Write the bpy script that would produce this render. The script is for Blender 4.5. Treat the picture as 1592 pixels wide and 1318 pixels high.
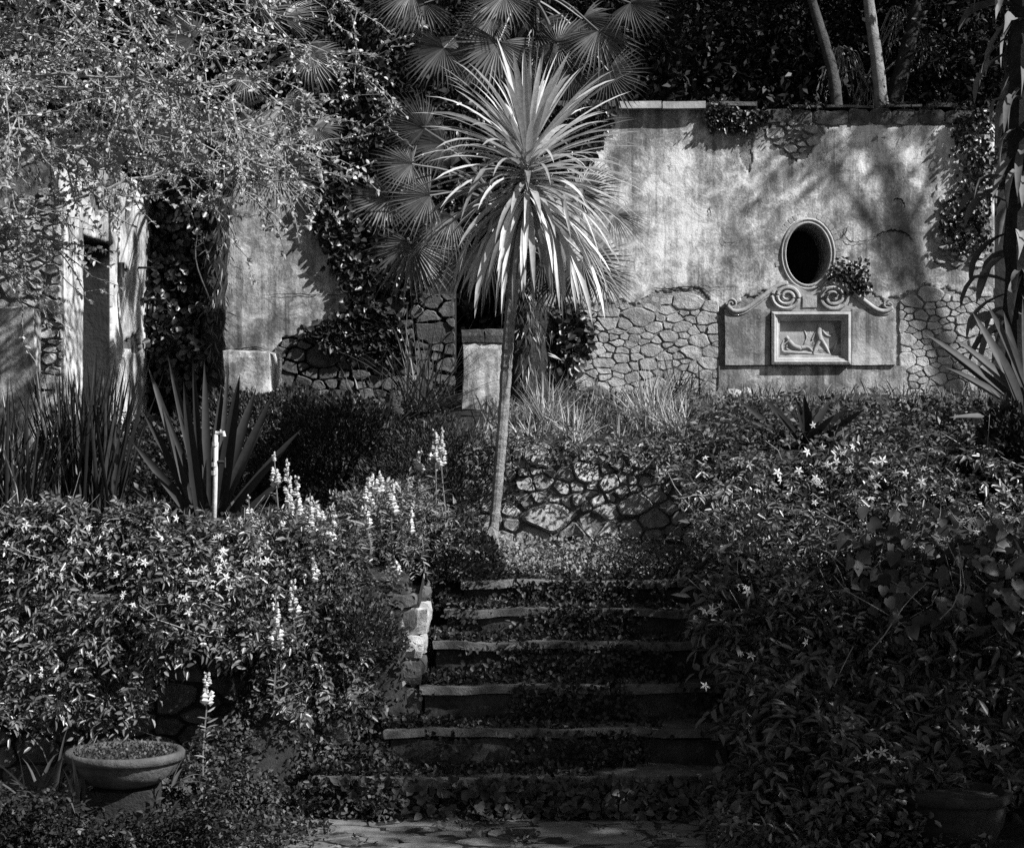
import bpy, math, random
import numpy as np
from mathutils import Vector, Matrix

# ------------------------------------------------------------------ camera, light, exposure
for o in list(bpy.data.objects):
    bpy.data.objects.remove(o)
SC = bpy.context.scene
COL = SC.collection
F, EYE = 3000.0, 2.19                       # focal length in photo pixels, eye height in metres

cam = bpy.data.cameras.new('camera')
cam.sensor_width = 36.0
cam.lens = 36.0 * F / 1592.0
cam.shift_y = -9.0 / 1592.0
cam.clip_start, cam.clip_end = 0.1, 300.0
camo = bpy.data.objects.new('camera', cam)
COL.objects.link(camo)
camo.location = (0, 0, EYE)
camo.rotation_euler = (math.radians(90), 0, 0)
SC.camera = camo

SUN = Vector((0.70, -0.36, 0.66)).normalized()   # towards the sun: upper right, on the camera's side of the wall
W = bpy.data.worlds.new('World')
SC.world = W
W.use_nodes = True
nt = W.node_tree
sky = nt.nodes.new('ShaderNodeTexSky')
sky.sky_type = 'NISHITA'
sky.sun_disc = False
sky.sun_elevation = math.asin(SUN.z)
sky.sun_rotation = math.atan2(SUN.x, SUN.y)
bw = nt.nodes.new('ShaderNodeRGBToBW')             # black-and-white film
nt.links.new(sky.outputs[0], bw.inputs[0])
nt.links.new(bw.outputs[0], nt.nodes['Background'].inputs[0])
nt.nodes['Background'].inputs[1].default_value = 0.05
sl = bpy.data.lights.new('sun', 'SUN')
sl.energy = 5.0
sl.angle = math.radians(0.7)
sl.color = (1, 1, 1)
so = bpy.data.objects.new('sun', sl)
COL.objects.link(so)
so.rotation_euler = SUN.to_track_quat('Z', 'Y').to_euler()
so.location = (20, -10, 25)

SC.view_settings.view_transform = 'Standard'
SC.view_settings.look = 'None'
SC.view_settings.gamma = 1.0
SC.view_settings.use_curve_mapping = False
SC.view_settings.exposure = 0.95
SC.render.engine = 'CYCLES'
SC.cycles.use_denoising = False            # film grain rather than smoothing
SC.cycles.max_bounces = 5
SC.cycles.diffuse_bounces = 2
SC.cycles.glossy_bounces = 2
SC.cycles.transmission_bounces = 3

# ------------------------------------------------------------------ helpers
rng = np.random.default_rng(11)
RD = random.Random(11)


def at(px, py, Y):
    return np.array([(px - 796) * Y / F, Y, EYE - (py - 650) * Y / F])


def unit(a):
    a = np.asarray(a, float)
    return a / np.maximum(np.linalg.norm(a, axis=-1, keepdims=True), 1e-9)


def sm(a, b, x):
    t = np.clip((x - a) / (b - a), 0, 1)
    return t * t * (3 - 2 * t)


def wob(x, y, s=1.0, k=0.0):
    x, y = np.asarray(x) * s, np.asarray(y) * s
    return (np.sin(x * 1.7 + 1.3 * y + k) + np.sin(2.9 * x - 2.1 * y + 1.7 + k * 2) * .6 + np.sin(5.3 * x + 4.1 * y + .4 + k) * .35
            + np.sin(-8.7 * x + 7.9 * y + 2.2 - k) * .2) / 2.15


class G:
    """collects polygons for one mesh"""
    def __init__(s):
        s.V, s.F, s.T, s.n = [], [], [], 0

    def add(s, v, f, tone=.5):
        v = np.asarray(v, float).reshape(-1, 3)
        s.V.append(v)
        n = s.n
        s.F += [tuple(i + n for i in q) for q in f]
        s.T.append(np.full(len(v), tone))
        s.n += len(v)
        return s

    def arrays(s):
        return np.concatenate(s.V), s.F, np.concatenate(s.T)


def make_mesh(name, V, Fc, T=None, smooth=False):
    me = bpy.data.meshes.new(name)
    V = np.asarray(V, np.float32)
    if isinstance(Fc, np.ndarray):
        m, k = Fc.shape
        me.vertices.add(len(V))
        me.vertices.foreach_set('co', V.ravel())
        me.loops.add(m * k)
        me.loops.foreach_set('vertex_index', Fc.astype(np.int32).ravel())
        me.polygons.add(m)
        me.polygons.foreach_set('loop_start', np.arange(0, m * k, k, dtype=np.int32))
        me.update(calc_edges=True)
    else:
        me.from_pydata(V.tolist(), [], Fc)
        me.update()
    if T is not None:
        a = me.attributes.new('tone', 'FLOAT', 'POINT')
        a.data.foreach_set('value', np.asarray(T, np.float32))
    if smooth:
        me.polygons.foreach_set('use_smooth', np.ones(len(me.polygons), bool))
    return me


def root_of(o):
    p = np.zeros(3)
    while o is not None:
        p = p + np.array(o.location)
        o = o.parent
    return p


def tag(o, label=None, cat=None, group=None, kind=None):
    if label: o['label'] = label
    if cat: o['category'] = cat
    if group: o['group'] = group
    if kind: o['kind'] = kind
    return o


def thing(name, label, cat, loc=(0, 0, 0), group=None):
    o = bpy.data.objects.new(name, None)
    o.empty_display_size = .2
    COL.objects.link(o)
    o.location = [float(c) for c in loc]
    return tag(o, label, cat, group)


def link(name, me, mat, parent=None, kind=None, label=None):
    o = bpy.data.objects.new(name, me)
    COL.objects.link(o)
    if mat is not None and not me.materials:
        me.materials.append(mat)
    if parent is not None:
        o.parent = parent
    if kind: o['kind'] = kind
    if label: o['label'] = label
    return o


def build(name, g, mat, parent=None, smooth=False, kind=None, label=None, origin=None):
    """world-space polygons -> one object (local to its thing)"""
    V, Fc, T = g.arrays() if isinstance(g, G) else g
    V = np.asarray(V, float)
    if parent is not None:
        V = V - root_of(parent)
    elif origin is not None:
        V = V - np.asarray(origin)
    o = link(name, make_mesh(name, V, Fc, T, smooth), mat, parent, kind, label)
    if parent is None and origin is not None:
        o.location = [float(c) for c in origin]
    return o


# ---- shapes
def tube(g, pts, rad, sides=6, tone=.5, cap=True):
    pts = np.asarray(pts, float)
    n = len(pts)
    rad = np.broadcast_to(np.asarray(rad, float), (n,))
    tan = unit(np.gradient(pts, axis=0))
    ref = np.array([0, 0, 1.]) if abs(tan[0][2]) < .9 else np.array([1., 0, 0])
    a = unit(np.cross(tan, ref))
    b = np.cross(tan, a)
    th = np.linspace(0, 2 * math.pi, sides, endpoint=False)
    V = pts[:, None] + rad[:, None, None] * (np.cos(th)[None, :, None] * a[:, None] + np.sin(th)[None, :, None] * b[:, None])
    f = []
    for i in range(n - 1):
        for j in range(sides):
            k = (j + 1) % sides
            f.append((i * sides + j, i * sides + k, (i + 1) * sides + k, (i + 1) * sides + j))
    if cap:
        f.append(tuple(range(sides))[::-1])
        f.append(tuple((n - 1) * sides + j for j in range(sides)))
    g.add(V.reshape(-1, 3), f, tone)


def curve(pts, n=12):
    """Catmull-Rom through control points"""
    P = np.asarray(pts, float)
    P = np.vstack([2 * P[0] - P[1], P, 2 * P[-1] - P[-2]])
    out = []
    m = len(P) - 3
    for i in range(m):
        for t in np.linspace(0, 1, max(2, n // m + 1), endpoint=(i == m - 1)):
            a, b, c, d = P[i:i + 4]
            out.append(.5 * (2 * b + (c - a) * t + (2 * a - 5 * b + 4 * c - d) * t * t + (3 * b - a - 3 * c + d) * t ** 3))
    return np.array(out)


def rough_box(g, lo, hi, amp=.008, seg=.08, tone=.5, seed=None):
    """a worn block: subdivided box with rounded, uneven faces"""
    lo, hi = np.asarray(lo, float), np.asarray(hi, float)
    n = np.clip(np.round((hi - lo) / seg).astype(int), 1, 14)
    k = RD.random() * 9 if seed is None else seed
    cache, V, f = {}, [], []

    def vid(i, j, l):
        if (i, j, l) not in cache:
            t = np.array([i, j, l]) / n
            p = lo + (hi - lo) * t
            edge = [(x == 0 or x == m) for x, m in zip((i, j, l), n)]
            c = (lo + hi) / 2
            if sum(edge) >= 2:
                p = p + unit(c - p) * amp * 1.4 * (.6 + .8 * RD.random())
            p = p + np.array([wob(p[1] + k, p[2], 4), wob(p[0], p[2] + k, 4), wob(p[0] + k, p[1], 4)]) * amp
            cache[(i, j, l)] = len(V)
            V.append(p)
        return cache[(i, j, l)]
    for ax in range(3):
        u, v = [a for a in range(3) if a != ax]
        for side in (0, n[ax]):
            for i in range(n[u]):
                for j in range(n[v]):
                    q = []
                    for di, dj in ((0, 0), (1, 0), (1, 1), (0, 1)):
                        c = [0, 0, 0]
                        c[ax], c[u], c[v] = side, i + di, j + dj
                        q.append(vid(*c))
                    flip = (side == 0) != (ax == 1)
                    f.append(tuple(q[::-1] if flip else q))
    g.add(V, f, tone)


def strap(base, d, L, w, droop=.6, segs=7, fold=.25, twist=0., prof=None, up=None, kink=None):
    """a strap leaf: V-folded blade that arches under its own weight"""
    d = unit(np.asarray(d, float))
    p = np.asarray(base, float).copy()
    ref = np.array([0, 0, 1.]) if up is None else unit(np.asarray(up, float))
    if abs(d @ ref) > .97:
        ref = unit(np.array([RD.uniform(-1, 1), RD.uniform(-1, 1), 0.1]))
    s = unit(np.cross(d, ref))
    V, f = [], []
    for i in range(segs + 1):
        t = i / segs
        ww = w * (prof(t) if prof else (.55 + .45 * min(1, t * 4)) * (1 - t ** 2.2)) / 2
        n = np.cross(s, d)
        sr = s * math.cos(twist * t) + n * math.sin(twist * t)
        nr = np.cross(sr, d)
        V += [p - sr * ww + nr * fold * ww, p.copy(), p + sr * ww + nr * fold * ww]
        p = p + d * L / segs
        g_ = droop * (.35 + 1.3 * t) / segs
        if kink and abs(t - kink[0]) < .5 / segs:
            g_ += kink[1]
        d = unit(d + np.array([0, 0, -1.]) * g_)
        s = unit(s - d * (s @ d))
    for i in range(segs):
        a = 3 * i
        f += [(a, a + 1, a + 4, a + 3), (a + 1, a + 2, a + 5, a + 4)]
    return np.array(V), f


LEAF6 = np.array([[0, 1, 2, 3], [0, 3, 4, 5]])


def leaves(P, D, N, L, Wd, fold=.25, droop=.15, tone=None, simple=False):
    """many small leaves as one vertex block"""
    P = np.asarray(P, float)
    n = len(P)
    D = unit(D)
    N = unit(N - D * (N * D).sum(1, keepdims=True))
    S = np.cross(D, N)
    L = np.broadcast_to(np.asarray(L, float), (n,))[:, None]
    Wd = np.broadcast_to(np.asarray(Wd, float), (n,))[:, None]
    tip = P + D * L - N * L * droop
    if simple:
        m = P + D * L * .45
        V = np.stack([P, m + S * Wd * .5 + N * Wd * fold, tip, m - S * Wd * .5 + N * Wd * fold], 1)
        Fc = np.arange(n)[:, None] * 4 + np.array([0, 1, 2, 3])
        k = 4
    else:
        a, b = P + D * L * .3, P + D * L * .68 - N * L * droop * .4
        V = np.stack([P, a + S * Wd * .48 + N * Wd * fold, b + S * Wd * .4 + N * Wd * fold, tip,
                      b - S * Wd * .4 + N * Wd * fold, a - S * Wd * .48 + N * Wd * fold], 1)
        Fc = (np.arange(n)[:, None, None] * 6 + LEAF6[None]).reshape(-1, 4)
        k = 6
    if tone is None:
        tone = rng.random(n)
    return V.reshape(-1, 3), Fc, np.repeat(tone, k)


def sprigs(P, out, n_per, ln, L, wr, droop=.3, stem=.004, spread=.75, simple=False):
    """leafy shoots: each grows outwards, bends down and carries leaves on both sides"""
    n = len(P)
    D = unit(np.broadcast_to(out, (n, 3)) * .9 + rng.normal(size=(n, 3)) * .6)
    ln = ln * rng.uniform(.5, 1.25, n)
    S = unit(np.cross(D, rng.normal(size=(n, 3)) * .5 + np.array([0, 0, 1.])))
    tone0 = rng.random(n) * .6
    PP, DD, NN, TT = [], [], [], []
    for k in range(n_per):
        t = (k + .6) / n_per
        q = P + D * (ln * t)[:, None] - np.array([0, 0, 1.]) * (droop * ln * t * t)[:, None]
        d = unit(D - np.array([0, 0, 2.]) * droop * t)
        sd = (1 if k % 2 else -1) * (1 if k < n_per - 1 else .1)
        PP.append(q)
        DD.append(d * .55 + S * spread * sd + rng.normal(size=(n, 3)) * .28)
        NN.append(np.cross(S, d) * np.sign(np.cross(S, d)[:, 2:3] + 1e-6) + rng.normal(size=(n, 3)) * .35)
        TT.append(np.clip(tone0 + rng.random(n) * .35 + .25 * (t - .4), 0, 1))
    PP, DD, NN, TT = map(np.concatenate, (PP, DD, NN, TT))
    m = len(PP)
    a = leaves(PP, DD, NN, rng.uniform(*L, m), rng.uniform(*L, m) * wr, .18, .22, TT, simple)
    if not stem: return a
    e = unit(D - np.array([0, 0, 1.]) * droop * .8)
    b = leaves(P, e, S + .01, ln * .95, np.full(n, stem), .05, 0., np.full(n, .5), True)
    return merge(a, b)


def merge(*parts):
    V, Fc, T, n = [], [], [], 0
    for v, f, t in parts:
        V.append(v); Fc.append(f + n); T.append(t); n += len(v)
    return np.concatenate(V), np.concatenate(Fc), np.concatenate(T)


def rdir(n, bias=(0, 0, 0), k=1.0):
    return unit(rng.normal(size=(n, 3)) + np.asarray(bias, float) * k)


# ------------------------------------------------------------------ materials (greys: the photograph is black and white)
def grey(v):
    return (v, v, v, 1)


def nodes(name):
    m = bpy.data.materials.new(name)
    m.use_nodes = True
    t = m.node_tree
    return m, t, t.nodes['Principled BSDF'], t.links.new


def ramp(t, stops):
    r = t.nodes.new('ShaderNodeValToRGB')
    e = r.color_ramp.elements
    while len(e) < len(stops):
        e.new(.5)
    for el, (p, v) in zip(e, stops):
        el.position = p
        el.color = grey(v)
    return r


def noise(t, L, vec, scale, detail=6, rough=.6, dist=0.):
    n = t.nodes.new('ShaderNodeTexNoise')
    n.inputs['Scale'].default_value = scale
    n.inputs['Detail'].default_value = detail
    n.inputs['Roughness'].default_value = rough
    n.inputs['Distortion'].default_value = dist
    if vec is not None:
        L(vec, n.inputs['Vector'])
    return n.outputs['Fac']


def math_(t, L, op, a, b):
    n = t.nodes.new('ShaderNodeMath')
    n.operation = op
    for i, x in enumerate((a, b)):
        if isinstance(x, (int, float)):
            n.inputs[i].default_value = x
        else:
            L(x, n.inputs[i])
    return n.outputs[0]


def stone_mat(name, lo, hi, scale=9, rough=.9, bump=.5, vary=.5, lichen=0., spots=.0):
    m, t, b, L = nodes(name)
    tc = t.nodes.new('ShaderNodeTexCoord').outputs['Object']
    n1 = noise(t, L, tc, scale, 8, .65)
    n2 = noise(t, L, tc, scale * .22, 3, .5)
    s = math_(t, L, 'ADD', math_(t, L, 'MULTIPLY', n1, .7), math_(t, L, 'MULTIPLY', n2, .3))
    r = ramp(t, [(.33, lo), (.5, (lo + hi) * .46), (.68, hi)])
    L(s, r.inputs[0])
    c = r.outputs[0]
    if vary:
        oi = t.nodes.new('ShaderNodeObjectInfo').outputs['Random']
        k = math_(t, L, 'ADD', math_(t, L, 'MULTIPLY', oi, vary), 1 - vary / 2)
        mx = t.nodes.new('ShaderNodeMix')
        mx.data_type = 'RGBA'; mx.blend_type = 'MULTIPLY'
        mx.inputs[0].default_value = 1
        L(c, mx.inputs[6]); L(k, mx.inputs[7])
        c = mx.outputs[2]
    if lichen:
        ln = noise(t, L, tc, 26, 4, .7)
        lr = ramp(t, [(.58, 0), (.66, lichen)])
        L(ln, lr.inputs[0])
        mx = t.nodes.new('ShaderNodeMix')
        mx.data_type = 'RGBA'
        L(lr.outputs[0], mx.inputs[0]); L(c, mx.inputs[6])
        mx.inputs[7].default_value = grey(hi * 1.35)
        c = mx.outputs[2]
    L(c, b.inputs['Base Color'])
    b.inputs['Roughness'].default_value = rough
    b.inputs['Specular IOR Level'].default_value = .2
    bm = t.nodes.new('ShaderNodeBump')
    bm.inputs['Strength'].default_value = bump
    bm.inputs['Distance'].default_value = .03
    L(noise(t, L, tc, scale * 3.5, 8, .7), bm.inputs['Height'])
    L(bm.outputs[0], b.inputs['Normal'])
    return m


def plaster_mat(name, lo, mid, hi, k=0.):
    m, t, b, L = nodes(name)
    tc0 = t.nodes.new('ShaderNodeTexCoord').outputs['Object']
    mp = t.nodes.new('ShaderNodeMapping')
    mp.inputs['Location'].default_value = (k, k, k)
    L(tc0, mp.inputs[0])
    tc = mp.outputs[0]
    st = t.nodes.new('ShaderNodeMapping')
    st.inputs['Scale'].default_value = (7, 7, .7)
    L(tc, st.inputs[0])
    big = noise(t, L, tc, 1.1, 5, .6, .4)
    midn = noise(t, L, tc, 5.5, 8, .7, .6)
    strk = noise(t, L, st.outputs[0], 1.3, 5, .65)
    fine = noise(t, L, tc, 55, 6, .75)
    s = math_(t, L, 'ADD', math_(t, L, 'MULTIPLY', big, .34), math_(t, L, 'MULTIPLY', midn, .30))
    s = math_(t, L, 'ADD', s, math_(t, L, 'MULTIPLY', strk, .17))
    s = math_(t, L, 'ADD', s, math_(t, L, 'MULTIPLY', fine, .18))
    r = ramp(t, [(.42, lo), (.465, lo * 1.9), (.50, mid), (.55, hi)])
    L(s, r.inputs[0])
    c = r.outputs[0]
    sv = t.nodes.new('ShaderNodeMapping')
    sv.inputs['Scale'].default_value = (17, 17, .55)
    L(tc, sv.inputs[0])
    dr_ = ramp(t, [(.52, 1), (.66, .42)])
    L(noise(t, L, sv.outputs[0], 1.0, 4, .6, .3), dr_.inputs[0])
    big2 = ramp(t, [(.40, 0), (.58, 1)])
    L(noise(t, L, tc, .9, 3, .5), big2.inputs[0])
    dm = t.nodes.new('ShaderNodeMix')
    dm.data_type = 'RGBA'; dm.blend_type = 'MULTIPLY'
    L(big2.outputs[0], dm.inputs[0]); L(c, dm.inputs[6]); L(dr_.outputs[0], dm.inputs[7])
    c = dm.outputs[2]
    # flakes where the top coat has come off
    fl = noise(t, L, tc, 3.1, 9, .72, .3)
    fr = ramp(t, [(.60, 0), (.63, .6)])
    L(fl, fr.inputs[0])
    mx = t.nodes.new('ShaderNodeMix')
    mx.data_type = 'RGBA'
    L(fr.outputs[0], mx.inputs[0]); L(c, mx.inputs[6])
    mx.inputs[7].default_value = grey(lo * 1.7)
    L(mx.outputs[2], b.inputs['Base Color'])
    b.inputs['Roughness'].default_value = .92
    b.inputs['Specular IOR Level'].default_value = .15
    bm = t.nodes.new('ShaderNodeBump')
    bm.inputs['Strength'].default_value = .55
    bm.inputs['Distance'].default_value = .02
    h = math_(t, L, 'ADD', math_(t, L, 'MULTIPLY', midn, 1.0), math_(t, L, 'MULTIPLY', noise(t, L, tc, 38, 8, .7), .5))
    h = math_(t, L, 'SUBTRACT', h, math_(t, L, 'MULTIPLY', fr.outputs[0], .35))
    L(h, bm.inputs['Height'])
    L(bm.outputs[0], b.inputs['Normal'])
    return m


def leaf_mat(name, lo, hi, trans=.25, rough=.45, spec=.4, per_object=False, stripes=0.):
    m, t, b, L = nodes(name)
    if per_object:
        src = t.nodes.new('ShaderNodeObjectInfo').outputs['Random']
    else:
        at_ = t.nodes.new('ShaderNodeAttribute')
        at_.attribute_name = 'tone'
        src = at_.outputs['Fac']
    tc = t.nodes.new('ShaderNodeTexCoord').outputs['Object']
    nz = noise(t, L, tc, 30, 3, .6)
    src = math_(t, L, 'ADD', math_(t, L, 'MULTIPLY', src, .75), math_(t, L, 'MULTIPLY', math_(t, L, 'SUBTRACT', nz, .3), .6))
    r = ramp(t, [(0, lo), (.7, lo + (hi - lo) * .5), (1, hi)])
    L(src, r.inputs[0])
    L(r.outputs[0], b.inputs['Base Color'])
    b.inputs['Roughness'].default_value = rough
    b.inputs['Specular IOR Level'].default_value = spec
    if trans:
        tr = t.nodes.new('ShaderNodeBsdfTranslucent')
        L(r.outputs[0], tr.inputs['Color'])
        mx = t.nodes.new('ShaderNodeMixShader')
        mx.inputs[0].default_value = trans
        L(b.outputs[0], mx.inputs[1]); L(tr.outputs[0], mx.inputs[2])
        L(mx.outputs[0], t.nodes['Material Output'].inputs['Surface'])
    return m


M = {}
M['soil'] = stone_mat('soil', .012, .05, 14, .95, .9, 0)
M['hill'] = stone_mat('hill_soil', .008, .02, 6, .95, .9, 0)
M['path'] = stone_mat('worn_paving', .07, .22, 7, .9, .6, .2)
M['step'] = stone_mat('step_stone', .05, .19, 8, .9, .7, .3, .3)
M['riser'] = stone_mat('dark_riser', .014, .07, 8, .92, .8, .3, .3)  # stone for the risers, much darker than the treads
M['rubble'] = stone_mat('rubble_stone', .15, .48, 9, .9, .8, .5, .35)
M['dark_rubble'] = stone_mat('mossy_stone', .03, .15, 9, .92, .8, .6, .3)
M['dry_stone'] = stone_mat('dry_wall_stone', .12, .50, 10, .92, .9, .6, .5)
M['mortar'] = stone_mat('mortar', .09, .36, 14, .95, .9, 0)
M['dark_mortar'] = stone_mat('earth_mortar', .015, .05, 14, .95, .9, 0)
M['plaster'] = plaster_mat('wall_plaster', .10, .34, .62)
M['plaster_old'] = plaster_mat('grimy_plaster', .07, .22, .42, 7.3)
M['plaster_white'] = plaster_mat('lime_plaster', .13, .38, .56, 3.1)
M['carved'] = stone_mat('carved_stone', .15, .46, 5, .88, .35, .12)
M['panel'] = plaster_mat('stained_panel', .12, .29, .45, 5.5)
M['carved_pale'] = stone_mat('pale_carved_stone', .17, .46, 6, .88, .3, .1)
M['crack'] = stone_mat('crack_shadow', .008, .02, 20, 1, .3, 0)
M['bark'] = stone_mat('bark', .03, .11, 12, .95, 1., 0)
M['pale_bark'] = stone_mat('pale_bark', .08, .30, 10, .9, .8, 0)
M['palm_fibre'] = stone_mat('palm_fibre', .012, .06, 30, .98, 1., 0)
M['cord_bark'] = stone_mat('cordyline_bark', .12, .42, 22, .9, 1., 0)
M['dark_bark'] = stone_mat('dark_bark', .012, .05, 10, .95, 1., 0)
M['twig'] = stone_mat('twig_bark', .10, .34, 20, .85, .4, 0)
M['iron'] = stone_mat('rusty_iron', .015, .05, 25, .7, .3, 0)
M['pipe'] = stone_mat('galvanised_pipe', .34, .62, 25, .5, .2, 0)
M['terracotta'] = stone_mat('stone_bowl', .025, .12, 7, .9, .7, 0, .3)
M['door'] = stone_mat('weathered_door', .012, .045, 5, .85, .5, .2)
M['leaf_pale'] = leaf_mat('pale_spring_leaf', .10, .75, .35, .5, .3)
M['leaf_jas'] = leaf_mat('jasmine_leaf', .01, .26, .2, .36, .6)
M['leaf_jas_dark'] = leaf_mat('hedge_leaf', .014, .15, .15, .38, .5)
M['leaf_heart'] = leaf_mat('vine_leaf', .02, .085, .2, .5, .35)
M['leaf_wood'] = leaf_mat('evergreen_leaf', .004, .03, .12, .5, .25)
M['leaf_ivy'] = leaf_mat('ivy_leaf', .006, .045, .12, .4, .5)
M['leaf_cover'] = leaf_mat('ground_cover_leaf', .02, .13, .2, .5, .35)
M['leaf_cover_dark'] = leaf_mat('dark_ground_cover', .008, .045, .2, .5, .35)
M['leaf_cover_lit'] = leaf_mat('dry_ground_cover', .05, .36, .2, .6, .3)
M['leaf_mint'] = leaf_mat('snapdragon_leaf', .06, .42, .25, .5, .3)
M['rosemary'] = leaf_mat('rosemary_needle', .014, .075, .1, .6, .3)
M['grass_dark'] = leaf_mat('dark_grass', .02, .10, .15, .45, .4, True)
M['grass_lit'] = leaf_mat('straw_grass', .16, .70, .3, .5, .3, True)
M['flax'] = leaf_mat('flax_leaf', .008, .04, .1, .4, .5, True)
M['agave'] = leaf_mat('agave_leaf', .012, .05, .1, .6, .2, True)
M['cordyline'] = leaf_mat('cordyline_leaf', .15, .95, .3, .4, .5, True)
M['palm'] = leaf_mat('palm_leaf', .06, .27, .18, .42, .5)
M['palm_dark'] = leaf_mat('old_palm_leaf', .025, .10, .15, .42, .5)
M['dead'] = leaf_mat('dead_leaf', .05, .26, .15, .75, .15, True)
M['petal'] = leaf_mat('white_petal', .42, .85, .3, .6, .2)
M['strap'] = leaf_mat('strap_leaf', .03, .13, .2, .6, .3, True)

# ------------------------------------------------------------------ ground
def U_(y): return 1.98 + .093 * (y - 13.4)


def ground_z(x, y):
    x, y = np.asarray(x, float), np.asarray(y, float)
    lt = 1.15 + .16 * (y - 11.4)
    bank = 1.10 * sm(10.5 + .55 * sm(-1.35, -.8, x), 11.5, y) * sm(-2.0, -1.25, x)
    left = np.where(y > 11.45, lt, bank)
    ctr = np.where(y < 10.6, 0, np.where(y < 12.45, (y - 10.3) / 2.1 * 1.14 - .34, np.where(y < 13.48, 1.12 + .17 * (y - 12.4), U_(y))))
    right = np.where(y > 13.1, U_(y), np.clip((y - 10.2) / 2.9, 0, 1) * 1.95)
    wl = np.where(y < 12.7, 1 - sm(-.66, -.58, x), 1 - sm(-1.2, -.35, x))
    wr = sm(1.22, 1.36, x)
    h = left * wl + right * wr + ctr * (1 - wl - wr)
    return h + .025 * wob(x, y, 1.6) * (y > 10.7)


xs = np.arange(-8, 8.01, .07)
ys = np.arange(9.6, 18.6, .06)
gx, gy = np.meshgrid(xs, ys)
gz = ground_z(gx, gy) + .012 * wob(gx, gy, 7, 2)
nx, ny = len(xs), len(ys)
idx = np.arange(nx * ny).reshape(ny, nx)
q = np.stack([idx[:-1, :-1], idx[:-1, 1:], idx[1:, 1:], idx[1:, :-1]], -1).reshape(-1, 4)
terr = build('terrace_ground', (np.stack([gx, gy, gz], -1).reshape(-1, 3), q, None), M['soil'], smooth=True, kind='structure')
g = G()
g.add([(-60, -40, -.05), (60, -40, -.05), (60, 9.9, -.05), (-60, 9.9, -.05)], [(0, 1, 2, 3)])
g.add([(-60, 9.9, -.05), (-7.9, 9.9, -.05), (-7.9, 60, -.05), (-60, 60, -.05)], [(0, 1, 2, 3)])
g.add([(7.9, 9.9, -.05), (60, 9.9, -.05), (60, 60, -.05), (7.9, 60, -.05)], [(0, 1, 2, 3)])
build('lower_ground', g, M['soil'], kind='structure')
# wooded slope behind the wall
xs = np.arange(-34, 34.1, 1.0)
ys = np.concatenate([[18.62, 18.66], np.arange(19, 60, 1.2)])
gx, gy = np.meshgrid(xs, ys)
gz = np.where(gy < 18.64, 0., 4.75 + .42 * (gy - 18.6)) + .25 * wob(gx, gy, .35) * sm(19, 23, gy)
nx, ny = len(xs), len(ys)
idx = np.arange(nx * ny).reshape(ny, nx)
q = np.stack([idx[:-1, :-1], idx[:-1, 1:], idx[1:, 1:], idx[1:, :-1]], -1).reshape(-1, 4)
build('hillside', (np.stack([gx, gy, gz], -1).reshape(-1, 3), q, None), M['hill'], kind='structure')

# ------------------------------------------------------------------ walls
class Frame:
    """a wall plane: u along it, v up, n out of its face"""
    def __init__(s, o, u, n): s.o, s.u, s.n, s.v = np.array(o, float), unit(u), unit(n), np.array([0, 0, 1.])

    def p(s, u, v, d=0.):
        u, v, d = np.asarray(u, float)[..., None], np.asarray(v, float)[..., None], np.asarray(d, float)[..., None]
        return s.o + u * s.u + v * s.v + d * s.n


def clip_poly(poly, nx_, ny_, c):
    out = []
    for i in range(len(poly)):
        a, b = poly[i], poly[(i + 1) % len(poly)]
        da, db = a[0] * nx_ + a[1] * ny_ - c, b[0] * nx_ + b[1] * ny_ - c
        if da <= 0: out.append(a)
        if da * db < 0:
            t = da / (da - db)
            out.append((a[0] + (b[0] - a[0]) * t, a[1] + (b[1] - a[1]) * t))
    return out


def rubble_cells(u0, u1, v0, v1, size, aspect=1.6, inside=None, seed=1, size_fn=None):
    """irregular stones filling a rectangle: cells round scattered points"""
    r = random.Random(seed)
    pts, tries = [], 0
    while tries < 6000:
        tries += 1
        u, v = r.uniform(u0, u1), r.uniform(v0, v1)
        s = size * (size_fn(u, v) if size_fn else 1) * r.choice((.5, .65, .8, 1, 1.2, 1.55))
        if all(((u - a) / aspect) ** 2 + (v - b) ** 2 > (.47 * (s + c)) ** 2 / aspect for a, b, c in pts):
            pts.append((u, v, s))
    cells = []
    for i, (u, v, s) in enumerate(pts):
        if inside and not inside(u, v): continue
        poly = [(u0, v0), (u1, v0), (u1, v1), (u0, v1)]
        for j, (a, b, c) in enumerate(pts):
            if i == j or abs(a - u) > size * 6 or abs(b - v) > size * 6: continue
            nu, nv = (a - u) / aspect ** 2, b - v
            w = s / (s + c)
            mu, mv = u + (a - u) * w, v + (b - v) * w
            poly = clip_poly(poly, nu, nv, nu * mu + nv * mv)
            if len(poly) < 3: break
        if len(poly) >= 3: cells.append(poly)
    return cells


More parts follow.
